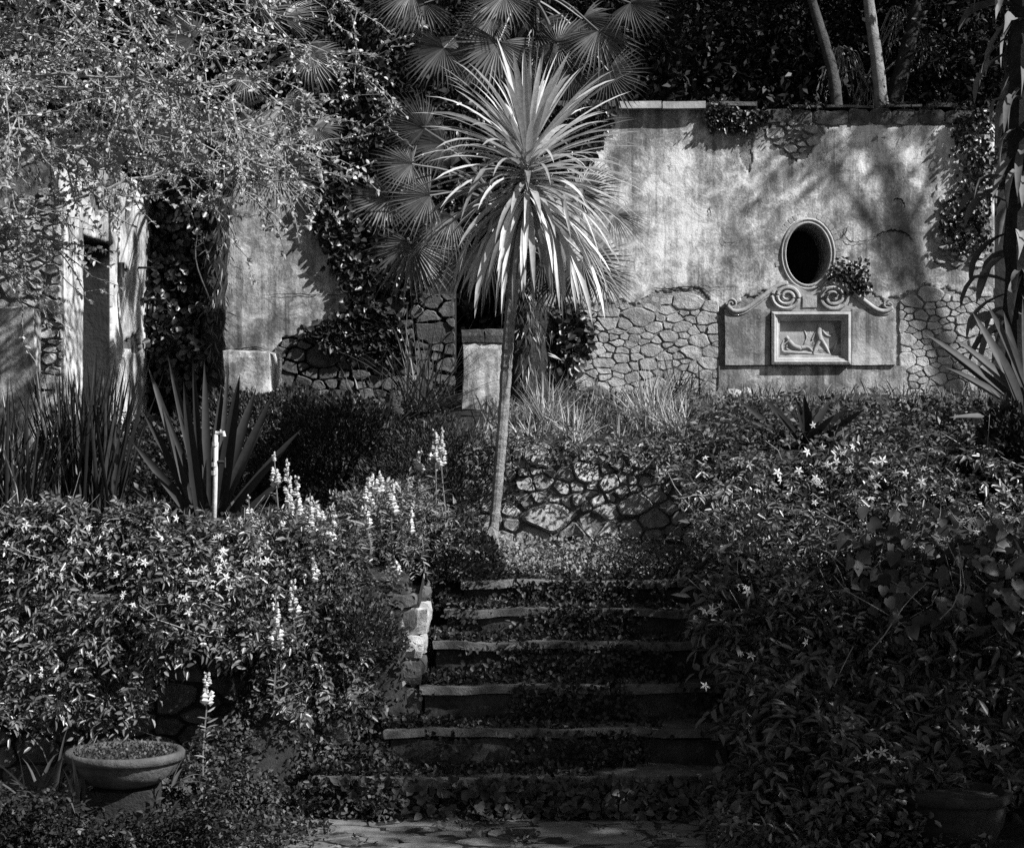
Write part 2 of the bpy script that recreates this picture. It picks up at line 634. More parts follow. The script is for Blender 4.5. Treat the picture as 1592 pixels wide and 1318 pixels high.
def stone(fr, poly, joint=.012, depth=.05, back=.06, seed=0, rnd=1):
    r = random.Random(seed)
    P = np.array(poly)
    c = P.mean(0)
    d = np.linalg.norm(P - c, axis=1)
    joint = joint * r.uniform(.4, 1.9)
    P = c + (P - c) * np.clip(1 - joint * 1.3 / np.maximum(d, .02), .3, 1)[:, None]
    P = P + np.array([[r.uniform(-1, 1), r.uniform(-1, 1)] for _ in P]) * joint * .45
    for _ in range(rnd):                                  # knock the corners off
        Q = []
        for i in range(len(P)):
            a, b = P[i], P[(i + 1) % len(P)]
            Q += [a * .86 + b * .14, a * .14 + b * .86]
        P = np.array(Q)
    Q = []
    for i in range(len(P)):                               # uneven, chipped outline
        a, b = P[i], P[(i + 1) % len(P)]
        Q.append(a)
        ln_ = float(np.linalg.norm(b - a))
        if ln_ > .03 and rnd:
            e_ = (b - a)[::-1] * np.array([-1, 1])
            Q.append((a + b) / 2 + e_ * r.uniform(-.09, .09))
    P = np.array(Q)
    m = len(P)
    dd = depth * r.uniform(.6, 1.2)
    tu, tv = r.uniform(-.2, .2) * min(1, depth * 30), r.uniform(-.2, .2) * min(1, depth * 30)
    rings = [(P, -back), (P, dd * .6), (c + (P - c) * .88, dd)]
    V = []
    for k, (q_, z) in enumerate(rings):
        dz = np.array([(x - c[0]) * tu + (y - c[1]) * tv + r.uniform(-1, 1) * dd * (.16 if k == 2 else .05) for x, y in q_]) if k > 1 else np.zeros(m)
        V.append(fr.p(q_[:, 0], q_[:, 1], z + dz))
    f = []
    for k in range(2):
        for i in range(m):
            j = (i + 1) % m
            f.append((k * m + i, k * m + j, (k + 1) * m + j, (k + 1) * m + i))
    f.append(tuple(2 * m + i for i in range(m)))
    return G().add(np.concatenate(V), f)


def lay(fr, cells, mat, parent, name='stone', joint=.012, depth=.05, back=.06, rnd=1):
    for i, c in enumerate(cells):
        build(name, stone(fr, c, joint, depth, back, i * 7 + 3, rnd), mat, parent)


def sheet(fr, u0, u1, v0, v1, step, inside, thick=.04, face=0., amp=.004, k=0.):
    """a coat of plaster with a broken outline and a real edge"""
    us, vs = np.arange(u0, u1 + 1e-6, step), np.arange(v0, v1 + 1e-6, step)
    uu, vv = np.meshgrid(us, vs)
    cu, cv = (uu[:-1, :-1] + uu[1:, 1:]) / 2, (vv[:-1, :-1] + vv[1:, 1:]) / 2
    keep = inside(cu, cv)
    ju = uu + rng.uniform(-.28, .28, uu.shape) * step
    jv = vv + rng.uniform(-.28, .28, uu.shape) * step
    ju[:, 0], ju[:, -1], jv[0], jv[-1] = us[0], us[-1], vs[0], vs[-1]
    dep = face + amp * (wob(uu, vv, 2.2, k) + .6 * wob(uu, vv, 9, k))
    V = fr.p(ju, jv, dep).reshape(-1, 3)
    n1, n2 = uu.shape
    idx = np.arange(n1 * n2).reshape(n1, n2)
    Q = np.stack([idx[:-1, :-1], idx[:-1, 1:], idx[1:, 1:], idx[1:, :-1]], -1)[keep]
    E = np.concatenate([Q[:, [0, 1]], Q[:, [1, 2]], Q[:, [2, 3]], Q[:, [3, 0]]])
    key = np.sort(E, 1) @ np.array([n1 * n2, 1])
    un, inv, cnt = np.unique(key, return_inverse=True, return_counts=True)
    B = E[cnt[inv] == 1]
    off = len(V)
    V2 = V - fr.n * thick
    Q2 = np.stack([B[:, 1], B[:, 0], B[:, 0] + off, B[:, 1] + off], -1)
    Vall, Qall = np.concatenate([V, V2]), np.concatenate([Q, Q2])
    used, new = np.unique(Qall, return_inverse=True)
    return Vall[used], new.reshape(-1, 4), None


def wu(px, Y=18.): return (px - 796) * Y / F
def wv(py, Y=18.): return EYE - (py - 650) * Y / F


def in_poly(u, v, poly):
    u, v = np.asarray(u, float), np.asarray(v, float)
    r = np.zeros(u.shape, bool)
    for i in range(len(poly)):
        (a, b), (c, d) = poly[i], poly[i - 1]
        if b == d: continue
        r ^= ((b > v) != (d > v)) & (u < (c - a) * (v - b) / (d - b) + a)
    return r


def crack(parent, fr, pts, w=.008, d=.012):
    P = curve(pts, 6 * len(pts))
    P = P + np.array([[RD.uniform(-1, 1), RD.uniform(-1, 1)] for _ in P]) * .008
    t = unit(np.gradient(P, axis=0))
    n = np.stack([-t[:, 1], t[:, 0]], 1)
    ww = (w * (.4 + .9 * rng.random(len(P))) * np.sin(np.linspace(.15, math.pi - .15, len(P))))[:, None]
    a, b = P + n * ww / 2, P - n * ww / 2
    V = np.concatenate([fr.p(a[:, 0], a[:, 1], d), fr.p(b[:, 0], b[:, 1], d)])
    m = len(P)
    build('crack', G().add(V, [(i, i + m, i + m + 1, i + 1) for i in range(m - 1)]), M['crack'], parent)


def on_ground(px, py, lo=12.7, hi=17.9):
    for Y in np.arange(lo, hi, .02):
        p = at(px, py, Y)
        if p[2] <= ground_z(p[0], Y): return float(Y)
    return hi


# ---- the long garden wall, right of the palm trunk
FW = Frame((0, 18, 0), (1, 0, 0), (0, -1, 0))
wall = thing('garden_wall', 'long weathered garden wall with peeling plaster over rubble stone and an oval opening', 'wall', (2.2, 18, 2.4))
OC, OR = (wu(1256), wv(395)), (.205, .285)
XL, XR, ZT, ZB = -.02, wu(1546), wv(168), 2.1


def in_oval(u, v, e=0.): return ((u - OC[0]) / (OR[0] + e)) ** 2 + ((v - OC[1]) / (OR[1] + e)) ** 2 < 1


PL = [(790, 485), (900, 478), (962, 470), (1000, 468), (1015, 452), (1060, 452), (1090, 456), (1110, 470), (1125, 474), (1200, 452), (1390, 462),
      (1405, 452), (1440, 448), (1500, 450), (1548, 448)]
plx, ply = np.array([wu(a) for a, b in PL]), np.array([wv(b) for a, b in PL])
patch = [[(wu(a), wv(b)) for a, b in pp] for pp in (
    [(1195, 196), (1225, 190), (1262, 194), (1280, 206), (1262, 238), (1236, 252), (1222, 238), (1203, 228)],
    [(1462, 330), (1470, 300), (1500, 285), (1535, 295), (1536, 380), (1520, 415), (1480, 418), (1450, 408), (1440, 400), (1468, 380)],
    [(1145, 215), (1170, 205), (1172, 240), (1160, 270), (1150, 250)])]
TOPB = wv(196)


def plast(u, v):
    line = np.interp(u, plx, ply) + .045 * wob(u, 0 * u, 5) + .03 * wob(u, v, 19)
    ok = (v > line) & ~in_oval(u, v, .03)
    ok &= v < np.where(u < wu(1100), ZT, TOPB + .03 * wob(u, u * 0, 7) + .012 * wob(u, v, 23))
    for pp in patch:
        ok &= ~in_poly(u + .035 * wob(u, v, 11), v + .035 * wob(u, v, 13, 2), pp)
    return ok


build('plaster', sheet(FW, XL, XR, 3.0, ZT, .02, plast, .045, 0, .006), M['plaster'], wall, smooth=False)
build('wall_core', sheet(FW, XL + .004, XR - .004, ZB, ZT - .02, .06, lambda u, v: ~in_oval(u, v, .06), .016, -.006, .011), M['mortar'], wall)
g = G()
g.add(FW.p(np.array([XL, XR, XR, XL] * 2), np.array([ZB] * 4 + [ZT - .004] * 4), np.array([-.06, -.06, -.6, -.6] * 2)),
      [(4, 5, 6, 7), (0, 4, 7, 3), (1, 2, 6, 5), (2, 3, 7, 6)])
build('wall_body', g, M['dark_mortar'], wall)
th = np.linspace(0, 2 * math.pi, 40, endpoint=False)
g = G()                                                     # reveal and moulded surround of the oval opening
prof = [(.055, -.03), (.052, .006), (.044, .018), (.034, .018), (.029, .006), (.02, .008), (.009, .022), (0, .016), (-.004, -.02)]
V = np.concatenate([FW.p(OC[0] + (OR[0] + e) * np.cos(th), OC[1] + (OR[1] + e) * np.sin(th), np.full(40, d) + .006 * wob(th * 3, th, 2)) for e, d in prof])
f = [(k * 40 + i, k * 40 + (i + 1) % 40, (k + 1) * 40 + (i + 1) % 40, (k + 1) * 40 + i) for k in range(len(prof) - 1) for i in range(40)]
build('oval_surround', g.add(V, f), M['carved'], wall, smooth=True)
g = G()
V = np.concatenate([FW.p(OC[0] + (OR[0] + e) * np.cos(th), OC[1] + (OR[1] + e) * np.sin(th), np.full(40, d)) for e, d in ((-.004, -.02), (-.012, -.15), (-.015, -.56))])
f = [(k * 40 + i, k * 40 + (i + 1) % 40, (k + 1) * 40 + (i + 1) % 40, (k + 1) * 40 + i) for k in range(2) for i in range(40)]
build('dark_backing', G().add(V[80:] + FW.n * .002, [tuple(range(40))]), M['hill'], wall)  # near-black sheet painting in the darkness deep inside the oval
build('oval_reveal', g.add(V, f), M['mortar'], wall, smooth=False)
for i, a in enumerate(np.linspace(-.35, math.pi + .25, 25)):   # ring of little bricks over the oval
    da = .073
    poly = [(OC[0] + (OR[0] + e) * math.cos(a + s), OC[1] + (OR[1] + e) * math.sin(a + s)) for e, s in ((.058, -da), (.112, -da * .9), (.112, da * .9), (.058, da))]
    if i in (3, 19): continue
    build('brick', stone(FW, poly, .001, .004, .03, i, 1), M['carved'], wall)


def low_inside(a, b):
    def fn(u, v):
        return a < u < b and v < np.interp(u, plx, ply) - .02
    return fn


cells = rubble_cells(XL, wu(1118), 2.3, 3.42, .125, 1.6, low_inside(-.3, wu(1118)), 5)
lay(FW, cells, M['rubble'], wall, depth=.011, back=.06, joint=.005)
cells = rubble_cells(wu(1398), XR, 2.3, 3.42, .12, 1.5, low_inside(wu(1390), 9), 9)
lay(FW, cells, M['rubble'], wall, depth=.011, back=.06, joint=.005)
for k, pp in enumerate(patch[:2]):
    us, vs = [p[0] for p in pp], [p[1] for p in pp]
    cells = rubble_cells(min(us) - .03, max(us) + .03, min(vs) - .03, max(vs) + .03, .1 if k == 0 else .12, 1.5, lambda u, v, pp=pp: bool(in_poly(u, v, pp)), 21 + k)
    lay(FW, cells, M['rubble'], wall, depth=.03, back=.05)
u = wu(1102)
k = 0
while u < XR - .1:                                          # worn course of blocks along the top
    w_ = RD.uniform(.17, .34)
    poly = [(u, TOPB + .01), (min(u + w_, XR), TOPB + .01 + RD.uniform(-.01, .01)), (min(u + w_, XR), ZT - RD.uniform(0, .03)), (u, ZT - RD.uniform(0, .03))]
    build('block', stone(FW, poly, .004, .008, .05, k + 60), M['dark_rubble'], wall)
    u += w_
    k += 1
u = wu(1106)
while u < XR - .15:                                         # thin broken tiles lying on top
    w_ = RD.uniform(.18, .5)
    if RD.random() < .75:
        g = G(); zz = ZT + RD.uniform(0, .012)
        rough_box(g, (u, 17.9 + RD.uniform(0, .1), zz), (min(u + w_, XR), 18.5, zz + RD.uniform(.018, .04)), .006, .1)
        build('tile', g, M['dark_rubble'], wall)
    u += w_ + RD.uniform(0, .1)
u = wu(962)
for w_ in (.40, .41):
    g = G()
    rough_box(g, (u, 17.90, wv(171)), (u + w_ - .006, 18.55, wv(160)), .004, .12)
    build('coping_slab', g, M['carved_pale'], wall)
    u += w_
u = XL
for w_ in (.33, .34, .32):
    g = G()
    rough_box(g, (u, 17.93, ZT + .003), (min(u + w_ - .008, wu(961)), 18.55, ZT + .06), .006, .12)
    build('coping_slab', g, M['dark_rubble'], wall)
    u += w_
for pts, w_ in (([(1310, 355), (1316, 372), (1330, 376), (1350, 374)], .012), ([(1352, 372), (1372, 362), (1392, 358), (1412, 366), (1420, 376)], .018),
                ([(1388, 312), (1396, 309), (1405, 316), (1404, 328)], .016), ([(1318, 350), (1314, 362), (1306, 372)], .01),
                ([(1103, 322), (1105, 335)], .012), ([(1010, 448), (1040, 449), (1065, 446), (1090, 448), (1108, 461)], .014),
                ([(1120, 369), (1130, 378), (1160, 372)], .006), ([(1080, 448), (1092, 444), (1110, 447), (1160, 446)], .007)):
    crack(wall, FW, [(wu(a), wv(b)) for a, b in pts], w_)

# ---- the shaded stretch left of the palm
wall2 = thing('garden_wall', 'shaded ivy hung garden wall with a smooth patch of plaster left of the fan palms', 'wall', (-1.8, 18, 2.2))
X2L, X2R = wu(238), wu(708)
PA = [(wu(a), wv(b)) for a, b in ((338, 150), (520, 150), (556, 300), (560, 430), (545, 478), (520, 490), (498, 512), (470, 528), (440, 522), (428, 560), (345, 565), (330, 400))]


def plast2(u, v): return in_poly(u + .02 * wob(u, v, 9), v + .03 * wob(u, v, 8, 1), PA)


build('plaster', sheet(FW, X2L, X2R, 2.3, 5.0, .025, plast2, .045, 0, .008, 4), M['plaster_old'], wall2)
g = G()
zt2 = wv(175)
g.add(FW.p(np.array([X2L, X2R, X2R, X2L] * 2), np.array([1.7] * 4 + [zt2] * 4), np.array([-.045, -.045, -.6, -.6] * 2)),
      [(0, 1, 5, 4), (4, 5, 6, 7), (0, 4, 7, 3), (1, 2, 6, 5)])
build('wall_core', g, M['dark_mortar'], wall2)
cells = rubble_cells(wu(345), X2R, 1.95, 3.35, .16, 1.6, lambda u, v: not bool(plast2(np.array(u), np.array(v))), 33)
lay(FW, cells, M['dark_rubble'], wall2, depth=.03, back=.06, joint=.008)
crack(wall2, FW, [(wu(a), wv(b)) for a, b in ((400, 459), (450, 457), (500, 459), (540, 457))], .008)
crack(wall2, FW, [(wu(a), wv(b)) for a, b in ((343, 540), (365, 544), (395, 540), (418, 545))], .016)
g = G()
rough_box(g, (X2R - .15, 17.98, wv(335)), (.0, 18.5, wv(178)), .01, .2)
lint = build('lintel_wall', g, M['dark_rubble'], wall2)

# ---- the lit side wall with the doorway
A, B = np.array([wu(100, 15.4), 15.4, 0]), np.array([wu(245, 18.05), 18.05, 0])
DU = unit(B - A)
FS = Frame(A, DU, np.cross(DU, (0, 0, 1)))
SL = float(np.linalg.norm(B - A))
side = thing('side_wall', 'sunlit whitewashed wall with a tall doorway at the far end of the garden', 'wall', tuple(A + np.array([0, 0, 1.8])))
D0, D1, DZ = .183 * SL, .485 * SL, wv(366, 15.88)


def plast3(u, v):
    ok = ~((u > D0) & (u < D1) & (v < DZ))
    ok &= v < 4.32 + .06 * wob(u, v, 2.5)
    ok &= ~in_poly(u + .02 * wob(u, v, 12), v + .02 * wob(u, v, 14), [(D1 + .12, 2.62), (D1 + .5, 2.8), (D1 + .9, 2.75), (D1 + .8, 3.0), (D1 + .3, 2.86)])
    ok &= ~in_poly(u + .02 * wob(u, v, 12), v + .02 * wob(u, v, 14), [(D0 + .15, 4.0), (D0 + .4, 3.86), (D0 + .55, 3.97), (D0 + .35, 4.12)])
    return ok


build('plaster', sheet(FS, 0, SL, 1.6, 4.45, .025, plast3, .05, .0, .01, 2), M['plaster_white'], side)
g = G()
for (a, b, lo, hi) in ((0.004, D0, 1.6, 4.3), (D0, D1, DZ + .004, 4.3), (D1, SL - .004, 1.6, 4.3)):
    g.add(FS.p(np.array([a, b, b, a] * 2), np.array([lo] * 4 + [hi] * 4), np.array([-.04, -.04, -.55, -.55] * 2)),
          [(0, 1, 5, 4), (4, 5, 6, 7), (0, 4, 7, 3), (1, 2, 6, 5), (2, 3, 7, 6), (0, 3, 2, 1)])
build('wall_core', g, M['dark_rubble'], side)
dr = build('door', G().add(FS.p(np.array([D0, D1, D1, D0]), np.array([1.6, 1.6, DZ, DZ]), np.full(4, -.38)), [(0, 1, 2, 3)]), M['door'], side)
g = G()                                                      # added lining, near-black so the far jamb looks shaded
rough_u = np.array([D1 - .03, D1 - .004, D1 - .004, D1 - .03] * 2)
g.add(FS.p(rough_u, np.array([1.6, 1.6, 1.6, 1.6] + [DZ - .01] * 4), np.array([-.03, -.03, -.37, -.37] * 2)), [(0, 1, 5, 4), (0, 4, 7, 3), (4, 5, 6, 7), (2, 3, 7, 6)])
build('dark_lining', g, M['door'], side)
nb = 5
for i in range(nb):                                          # door boards
    a, b = D0 + (D1 - D0) * i / nb + .003, D0 + (D1 - D0) * (i + 1) / nb - .003
    build('plank', G().add(FS.p(np.array([a, b, b, a] * 2), np.array([1.6, 1.6, DZ - .01, DZ - .01] * 2), np.array([-.372] * 4 + [-.36] * 4)),
                           [(4, 5, 6, 7), (0, 4, 7, 3), (1, 2, 6, 5), (3, 7, 6, 2)]), M['door'], dr)
g = G()
e = D1 + .14
pz = wv(420, 16.9)
tube(g, [FS.p(e, pz + .06, .03), FS.p(e, pz - .07, .03)], .028, 6)
tube(g, [FS.p(e, pz, 0), FS.p(e, pz, .08)], .014, 6)
build('hinge_pin', g, M['iron'], side)
g = G()
e = D1 + .72
tube(g, [FS.p(e, wv(415, 17.3), -.02), FS.p(e, wv(415, 17.3), .14), FS.p(e + .04, wv(415, 17.3), .17)], .012, 6)
build('iron_bracket', g, M['iron'], side)

# front corner of that building: rubble
FR = Frame((0, 15.4, 0), (1, 0, 0), (0, -1, 0))
corner = thing('rubble_wall', 'broken rubble stone corner wall beside the sunlit doorway wall', 'wall', (A[0] - .5, 15.4, 1.7))
ul, ur = wu(-70, 15.4), wu(99, 15.4)
top_u, top_v = np.array([wu(x, 15.4) for x in (-70, 30, 70, 100)]), np.array([wv(y, 15.4) for y in (330, 310, 290, 300)])
cells = rubble_cells(ul, ur, 1.7, 4.1, .13, 1.6, lambda u, v: v < np.interp(u, top_u, top_v), 44)
lay(FR, cells, M['rubble'], corner, depth=.045, back=.08, joint=.009)
g = G()
g.add(FR.p(np.array([ul, ur, ur, ul] * 2), np.array([1.6] * 4 + [3.95] * 4), np.array([.005, .005, -.5, -.5] * 2)), [(0, 1, 5, 4), (4, 5, 6, 7), (0, 4, 7, 3), (1, 2, 6, 5)])
build('wall_core', g, M['mortar'], corner)

# ---- plastered blocks and piers in the beds
def pier(name, label, cat, px0, px1, py0, py1, Y, dep, mat, cap=None, rot=0.):
    x0, x1 = wu(px0, Y), wu(px1, Y)
    z1 = wv(py0, Y)
    z0 = min(wv(py1, Y), float(ground_z((x0 + x1) / 2, Y))) - .1
    o = thing(name, label, cat, ((x0 + x1) / 2, Y, z0))
    g = G()
    rough_box(g, (x0, Y, z0), (x1, Y + dep, z1), .012, .05)
    b = build('pier_body', g, mat, o)
    if cap:
        n = len(cap)
        for i, (a, b_, h) in enumerate(cap):
            g = G()
            rough_box(g, (x0 + (x1 - x0) * a - .01, Y - .02, z1 - .004), (x0 + (x1 - x0) * b_ + .01, Y + dep, z1 + h), .012, .07)
            build('cap_stone', g, M['dark_rubble'], o)
    o.rotation_euler.z = rot
    return o


pier('plaster_pier', 'pale square plastered pier with a stone cap behind the leaning trunk', 'pier', 719, 783, 533, 622, 16.3, .34, M['plaster_white'], [(0, .52, .11), (.54, 1, .12)])
pier('plaster_block', 'low grey plastered block standing against the ivy hung wall', 'block', 345, 420, 545, 615, 16.9, .5, M['plaster'], None, -.12)
pier('plaster_block', 'grey rendered block with a bright corner at the rubble wall', 'block', -40, 56, 478, 640, 14.9, .16, M['plaster_old'], None, -.10)

# ------------------------------------------------------------------ carved panel under the oval
mon = thing('carved_monument', 'carved stone wall panel with scrolls and a framed relief below the oval opening', 'monument', (wu(1258), 17.95, wv(612)))


def slab(g, px0, px1, py0, py1, d0, d1, amp=.003):
    rough_box(g, (wu(px0), 18 - d1, wv(py1)), (wu(px1), 18 - d0, wv(py0)), amp, .07)


g = G(); slab(g, 1126, 1197, 480, 568, -.03, .045); build('side_slab', g, M['panel'], mon)
g = G(); slab(g, 1322, 1392, 480, 568, -.03, .045); build('side_slab', g, M['panel'], mon)
g = G(); slab(g, 1116, 1408, 569, 622, -.03, .02); build('plinth', g, M['plaster_old'], mon)
outer = [(1198, 485), (1321, 485), (1321, 567), (1198, 567)]
prof = [(0, -.02), (0, .075), (4, .085), (6, .07), (8, .066), (10, .045), (11, .04), (13, .04), (13.5, -.005)]
V, f = [], []
for e, d in prof:
    e *= 1.05
    V += [(wu(1198 + e), 18 - d, wv(567 - e)), (wu(1321 - e), 18 - d, wv(567 - e)), (wu(1321 - e), 18 - d, wv(485 + e)), (wu(1198 + e), 18 - d, wv(485 + e))]
for k in range(len(prof) - 1):
    for i in range(4):
        j = (i + 1) % 4
        f.append((k * 4 + i, k * 4 + j, (k + 1) * 4 + j, (k + 1) * 4 + i))
build('frame', G().add(V, f), M['carved_pale'], mon)
pl = build('relief_plaque', G().add([(wu(1211), 18.002, wv(554)), (wu(1308), 18.002, wv(554)), (wu(1308), 18.002, wv(498)), (wu(1211), 18.002, wv(498))], [(0, 1, 2, 3)]), M['carved_pale'], mon)


def relief(pts_list, name):
    g = G()
    for pts, rad in pts_list:
        P = np.array([(wu(a), 18.0, wv(b)) for a, b in pts])
        g2 = G()
        tube(g2, curve(P, 9), np.interp(np.linspace(0, 1, len(curve(P, 9))), np.linspace(0, 1, len(rad)), rad), 8)
        v, ff, _ = g2.arrays()
        v[:, 1] = 18.0 - (18.0 - v[:, 1]) * .8
        g.add(v, ff)
    return build(name, g, M['carved_pale'], pl, smooth=True)


k = .006                                                     # one photo pixel on the wall
relief([([(1274, 503), (1274, 511)], [4 * k * .6, 4 * k]), ([(1274, 509), (1273, 520), (1276, 530)], [4 * k, 5 * k, 4 * k]),
        ([(1275, 528), (1268, 540), (1264, 551)], [3.5 * k, 2.4 * k, 1.6 * k]), ([(1277, 528), (1284, 539), (1290, 551)], [3.5 * k, 2.4 * k, 1.6 * k]),
        ([(1278, 513), (1285, 521), (1294, 522), (1298, 514)], [2 * k, 1.6 * k, 1.4 * k, 1.2 * k]), ([(1270, 514), (1265, 522), (1262, 529)], [2 * k, 1.5 * k, 1.2 * k]),
        ([(1290, 500), (1298, 512), (1290, 522)], [.8 * k, 1.2 * k, .8 * k])], 'standing_figure')
relief([([(1222, 524), (1226, 528)], [3 * k, 3 * k]), ([(1226, 530), (1234, 538), (1246, 542)], [4 * k, 4 * k, 3.4 * k]),
        ([(1245, 541), (1256, 540), (1263, 546)], [3.2 * k, 2.4 * k, 1.6 * k]), ([(1227, 532), (1222, 541), (1230, 546)], [1.8 * k, 1.5 * k, 1.3 * k])], 'reclining_figure')
relief([([(1216, 547), (1235, 548), (1262, 549)], [2.5 * k, 3 * k, 1.5 * k]), ([(1262, 551), (1285, 552), (1303, 551)], [1.5 * k, 2 * k, 1.5 * k])], 'relief_ground')
relief([([(1222, 552), (1260, 553), (1304, 552)], [1.4 * k, 1.5 * k, 1.4 * k])], 'relief_ledge')
relief([([(1296, 548), (1300, 535), (1303, 522)], [1.2 * k, 2.2 * k, .8 * k]), ([(1217, 548), (1215, 538), (1219, 528)], [1.4 * k, 1.8 * k, 1 * k]),
        ([(1250, 535), (1254, 524), (1250, 512)], [.8 * k, 1.3 * k, .8 * k]), ([(1254, 524), (1260, 516)], [.8 * k, .6 * k]), ([(1236, 512), (1243, 505), (1252, 506)], [.7 * k, 1.2 * k, .7 * k])], 'relief_shrub')

# scrolled top
topb = [(1128, 479), (1140, 484), (1156, 482), (1175, 469), (1192, 457), (1205, 446), (1222, 441), (1240, 446), (1258, 456), (1276, 446), (1294, 441),
        (1312, 447), (1328, 458), (1346, 472), (1362, 482), (1378, 484), (1390, 480), (1390, 484), (1128, 484)]
n = len(topb)
V = [(wu(a), 18 - .04, wv(b)) for a, b in topb] + [(wu(a), 18.03, wv(b)) for a, b in topb]
build('pediment', G().add(V, [tuple(range(n))[::-1]] + [(i, (i + 1) % n, n + (i + 1) % n, n + i) for i in range(n)]), M['carved'], mon)


def volute(cx, cy, r, sgn, turns, name='volute'):
    tt = np.linspace(0, 1, 64)
    a = sgn * tt * turns * 2 * math.pi + math.pi / 2
    rr = r * (1 - .86 * tt)
    P = np.stack([wu(cx) + rr * k * np.cos(a) * 1.08, np.full(64, 17.952) - .015 * tt, wv(cy) + rr * k * np.sin(a) * .95], 1)
    g = G()
    tube(g, P, np.interp(tt, [0, 1], [.021, .012]) * (r / 22) ** .5, 7)
    rr2 = np.linspace(0, 2 * math.pi, 24, endpoint=False)
    D = np.stack([wu(cx) + r * k * 1.03 * np.cos(rr2), np.full(24, 17.958), wv(cy) + r * k * .9 * np.sin(rr2)], 1)
    D2 = D.copy(); D2[:, 1] = 17.99
    g.add(np.concatenate([D, D2]), [tuple(range(24))] + [(i, (i + 1) % 24, 24 + (i + 1) % 24, 24 + i) for i in range(24)])
    build(name, g, M['carved'], mon, smooth=False)


volute(1222, 462, 23, 1, 2.6)
volute(1294, 462, 23, -1, 2.6)
volute(1136, 473, 8, -1, 1.3)
volute(1380, 474, 8, 1, 1.3)
for pts in ([(1130, 476), (1140, 484), (1156, 482), (1175, 469), (1192, 456), (1208, 445), (1224, 441)], [(1386, 478), (1376, 484), (1362, 482), (1346, 471), (1328, 457), (1310, 445), (1292, 441)]):
    P = curve([(wu(a), 17.95, wv(b)) for a, b in pts], 26)
    g = G(); tube(g, P, .022, 7); tube(g, P + np.array([0, .005, -.03]), .012, 6)
    build('scroll_moulding', g, M['carved'], mon, smooth=True)
g = G(); slab(g, 1246, 1269, 460, 479, .0, .055); build('keystone', g, M['carved'], mon)

# ------------------------------------------------------------------ stairs
stairs = thing('garden_stairs', 'broad worn stone garden steps between the jasmine hedge and the planted bank', 'stairs', (.3, 10.65, 0))
TOPS = [.21, .41, .62, .83, 1.0, 1.14]
LEFT = [-1.12, -.74, -.56, -.50, -.44, -.36]
for i, z in enumerate(TOPS):
    y0 = 10.65 + .35 * i
    zl = TOPS[i - 1] if i else -.05
    x, xe = LEFT[i], 1.34
    ns = 2 if i % 2 == 0 else 1
    cuts = [x] + sorted(x + (xe - x) * (j + RD.uniform(.75, 1.25)) / ns for j in range(ns - 1)) + [xe]
    for a, b in zip(cuts[:-1], cuts[1:]):
        g = G()
        dz = RD.uniform(-.008, .008)
        dy = RD.uniform(-.015, .015)
        rough_box(g, (a, y0 - .025 + dy, z - .045 + dz), (b - .004, y0 + .42, z + dz), .013, .05)
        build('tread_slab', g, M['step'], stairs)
    x = LEFT[i] + .03
    while x < xe - .06:
        w_ = min(RD.uniform(.45, 1.1), xe - x)
        g = G()
        rough_box(g, (x, y0 + .015 + RD.uniform(0, .02), zl - .03), (x + w_ - .003, y0 + .16, z - .046), .010, .06)
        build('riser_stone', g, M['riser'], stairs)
        x += w_

cheek = thing('stair_cheek_wall', 'low crumbling stone cheek wall along the left side of the steps', 'wall', (-.6, 11.4, 0))
for j, (y0, y1, zt) in enumerate(((11.36, 11.75, 1.08), (11.75, 12.2, 1.14), (12.2, 12.75, 1.2))):
    zb = .0 if j == 0 else .3
    while zb < zt - .05:
        h_ = min(RD.uniform(.13, .24), zt - zb)
        g = G()
        rough_box(g, (-.70 + RD.uniform(-.02, .02), y0 + RD.uniform(.0, .03), zb), (-.505 + RD.uniform(-.015, .01) + (.02 if zb < .3 else 0), y1 - .006, zb + h_ - .006), .016, .05)
        build('stone', g, M['dry_stone'] if RD.random() < .4 else M['dark_rubble'], cheek)
        zb += h_

# paving at the foot
paving = thing('stone_landing', 'worn stone paving at the foot of the garden steps', 'paving', (0, 10.2, 0))
FP = Frame((0, 0, 0), (1, 0, 0), (0, 0, 1)); FP.v = np.array([0, 1., 0]); FP.n = np.array([0, 0, 1.])
cells = rubble_cells(-1.55, 1.6, 9.6, 10.66, .36, 1.8, None, 71)
for i, c in enumerate(cells):
    build('paving_stone', stone(FP, c, .010, .007, .05, i, 1), M['path'], paving)

# ------------------------------------------------------------------ retaining walls
dry = thing('dry_stone_wall', 'rough dry stone retaining wall above the steps, topped with tufts of grass', 'wall', (.6, 13.25, 1.3))
FD = Frame((0, 13.28, 0), (1, 0, 0), (0, -1, .12))
FD.v = unit(np.array([0, .12, 1.]))
cells = rubble_cells(-.35, 1.6, 1.12, 2.03, .118, 1.35, None, 88, lambda u, v: 1.75 if v < 1.55 else .9)
for i, c in enumerate(cells):
    build('stone', stone(FD, c, .006, .06 * RD.uniform(.6, 1.5), .1, i * 3 + 1), M['dry_stone'], dry)
g = G()
g.add(FD.p(np.array([-.4, 1.65, 1.65, -.4]), np.array([1.0, 1.0, 2.0, 2.0]), np.full(4, .028)), [(0, 1, 2, 3)])
build('earth_core', g, M['dark_rubble'], dry)

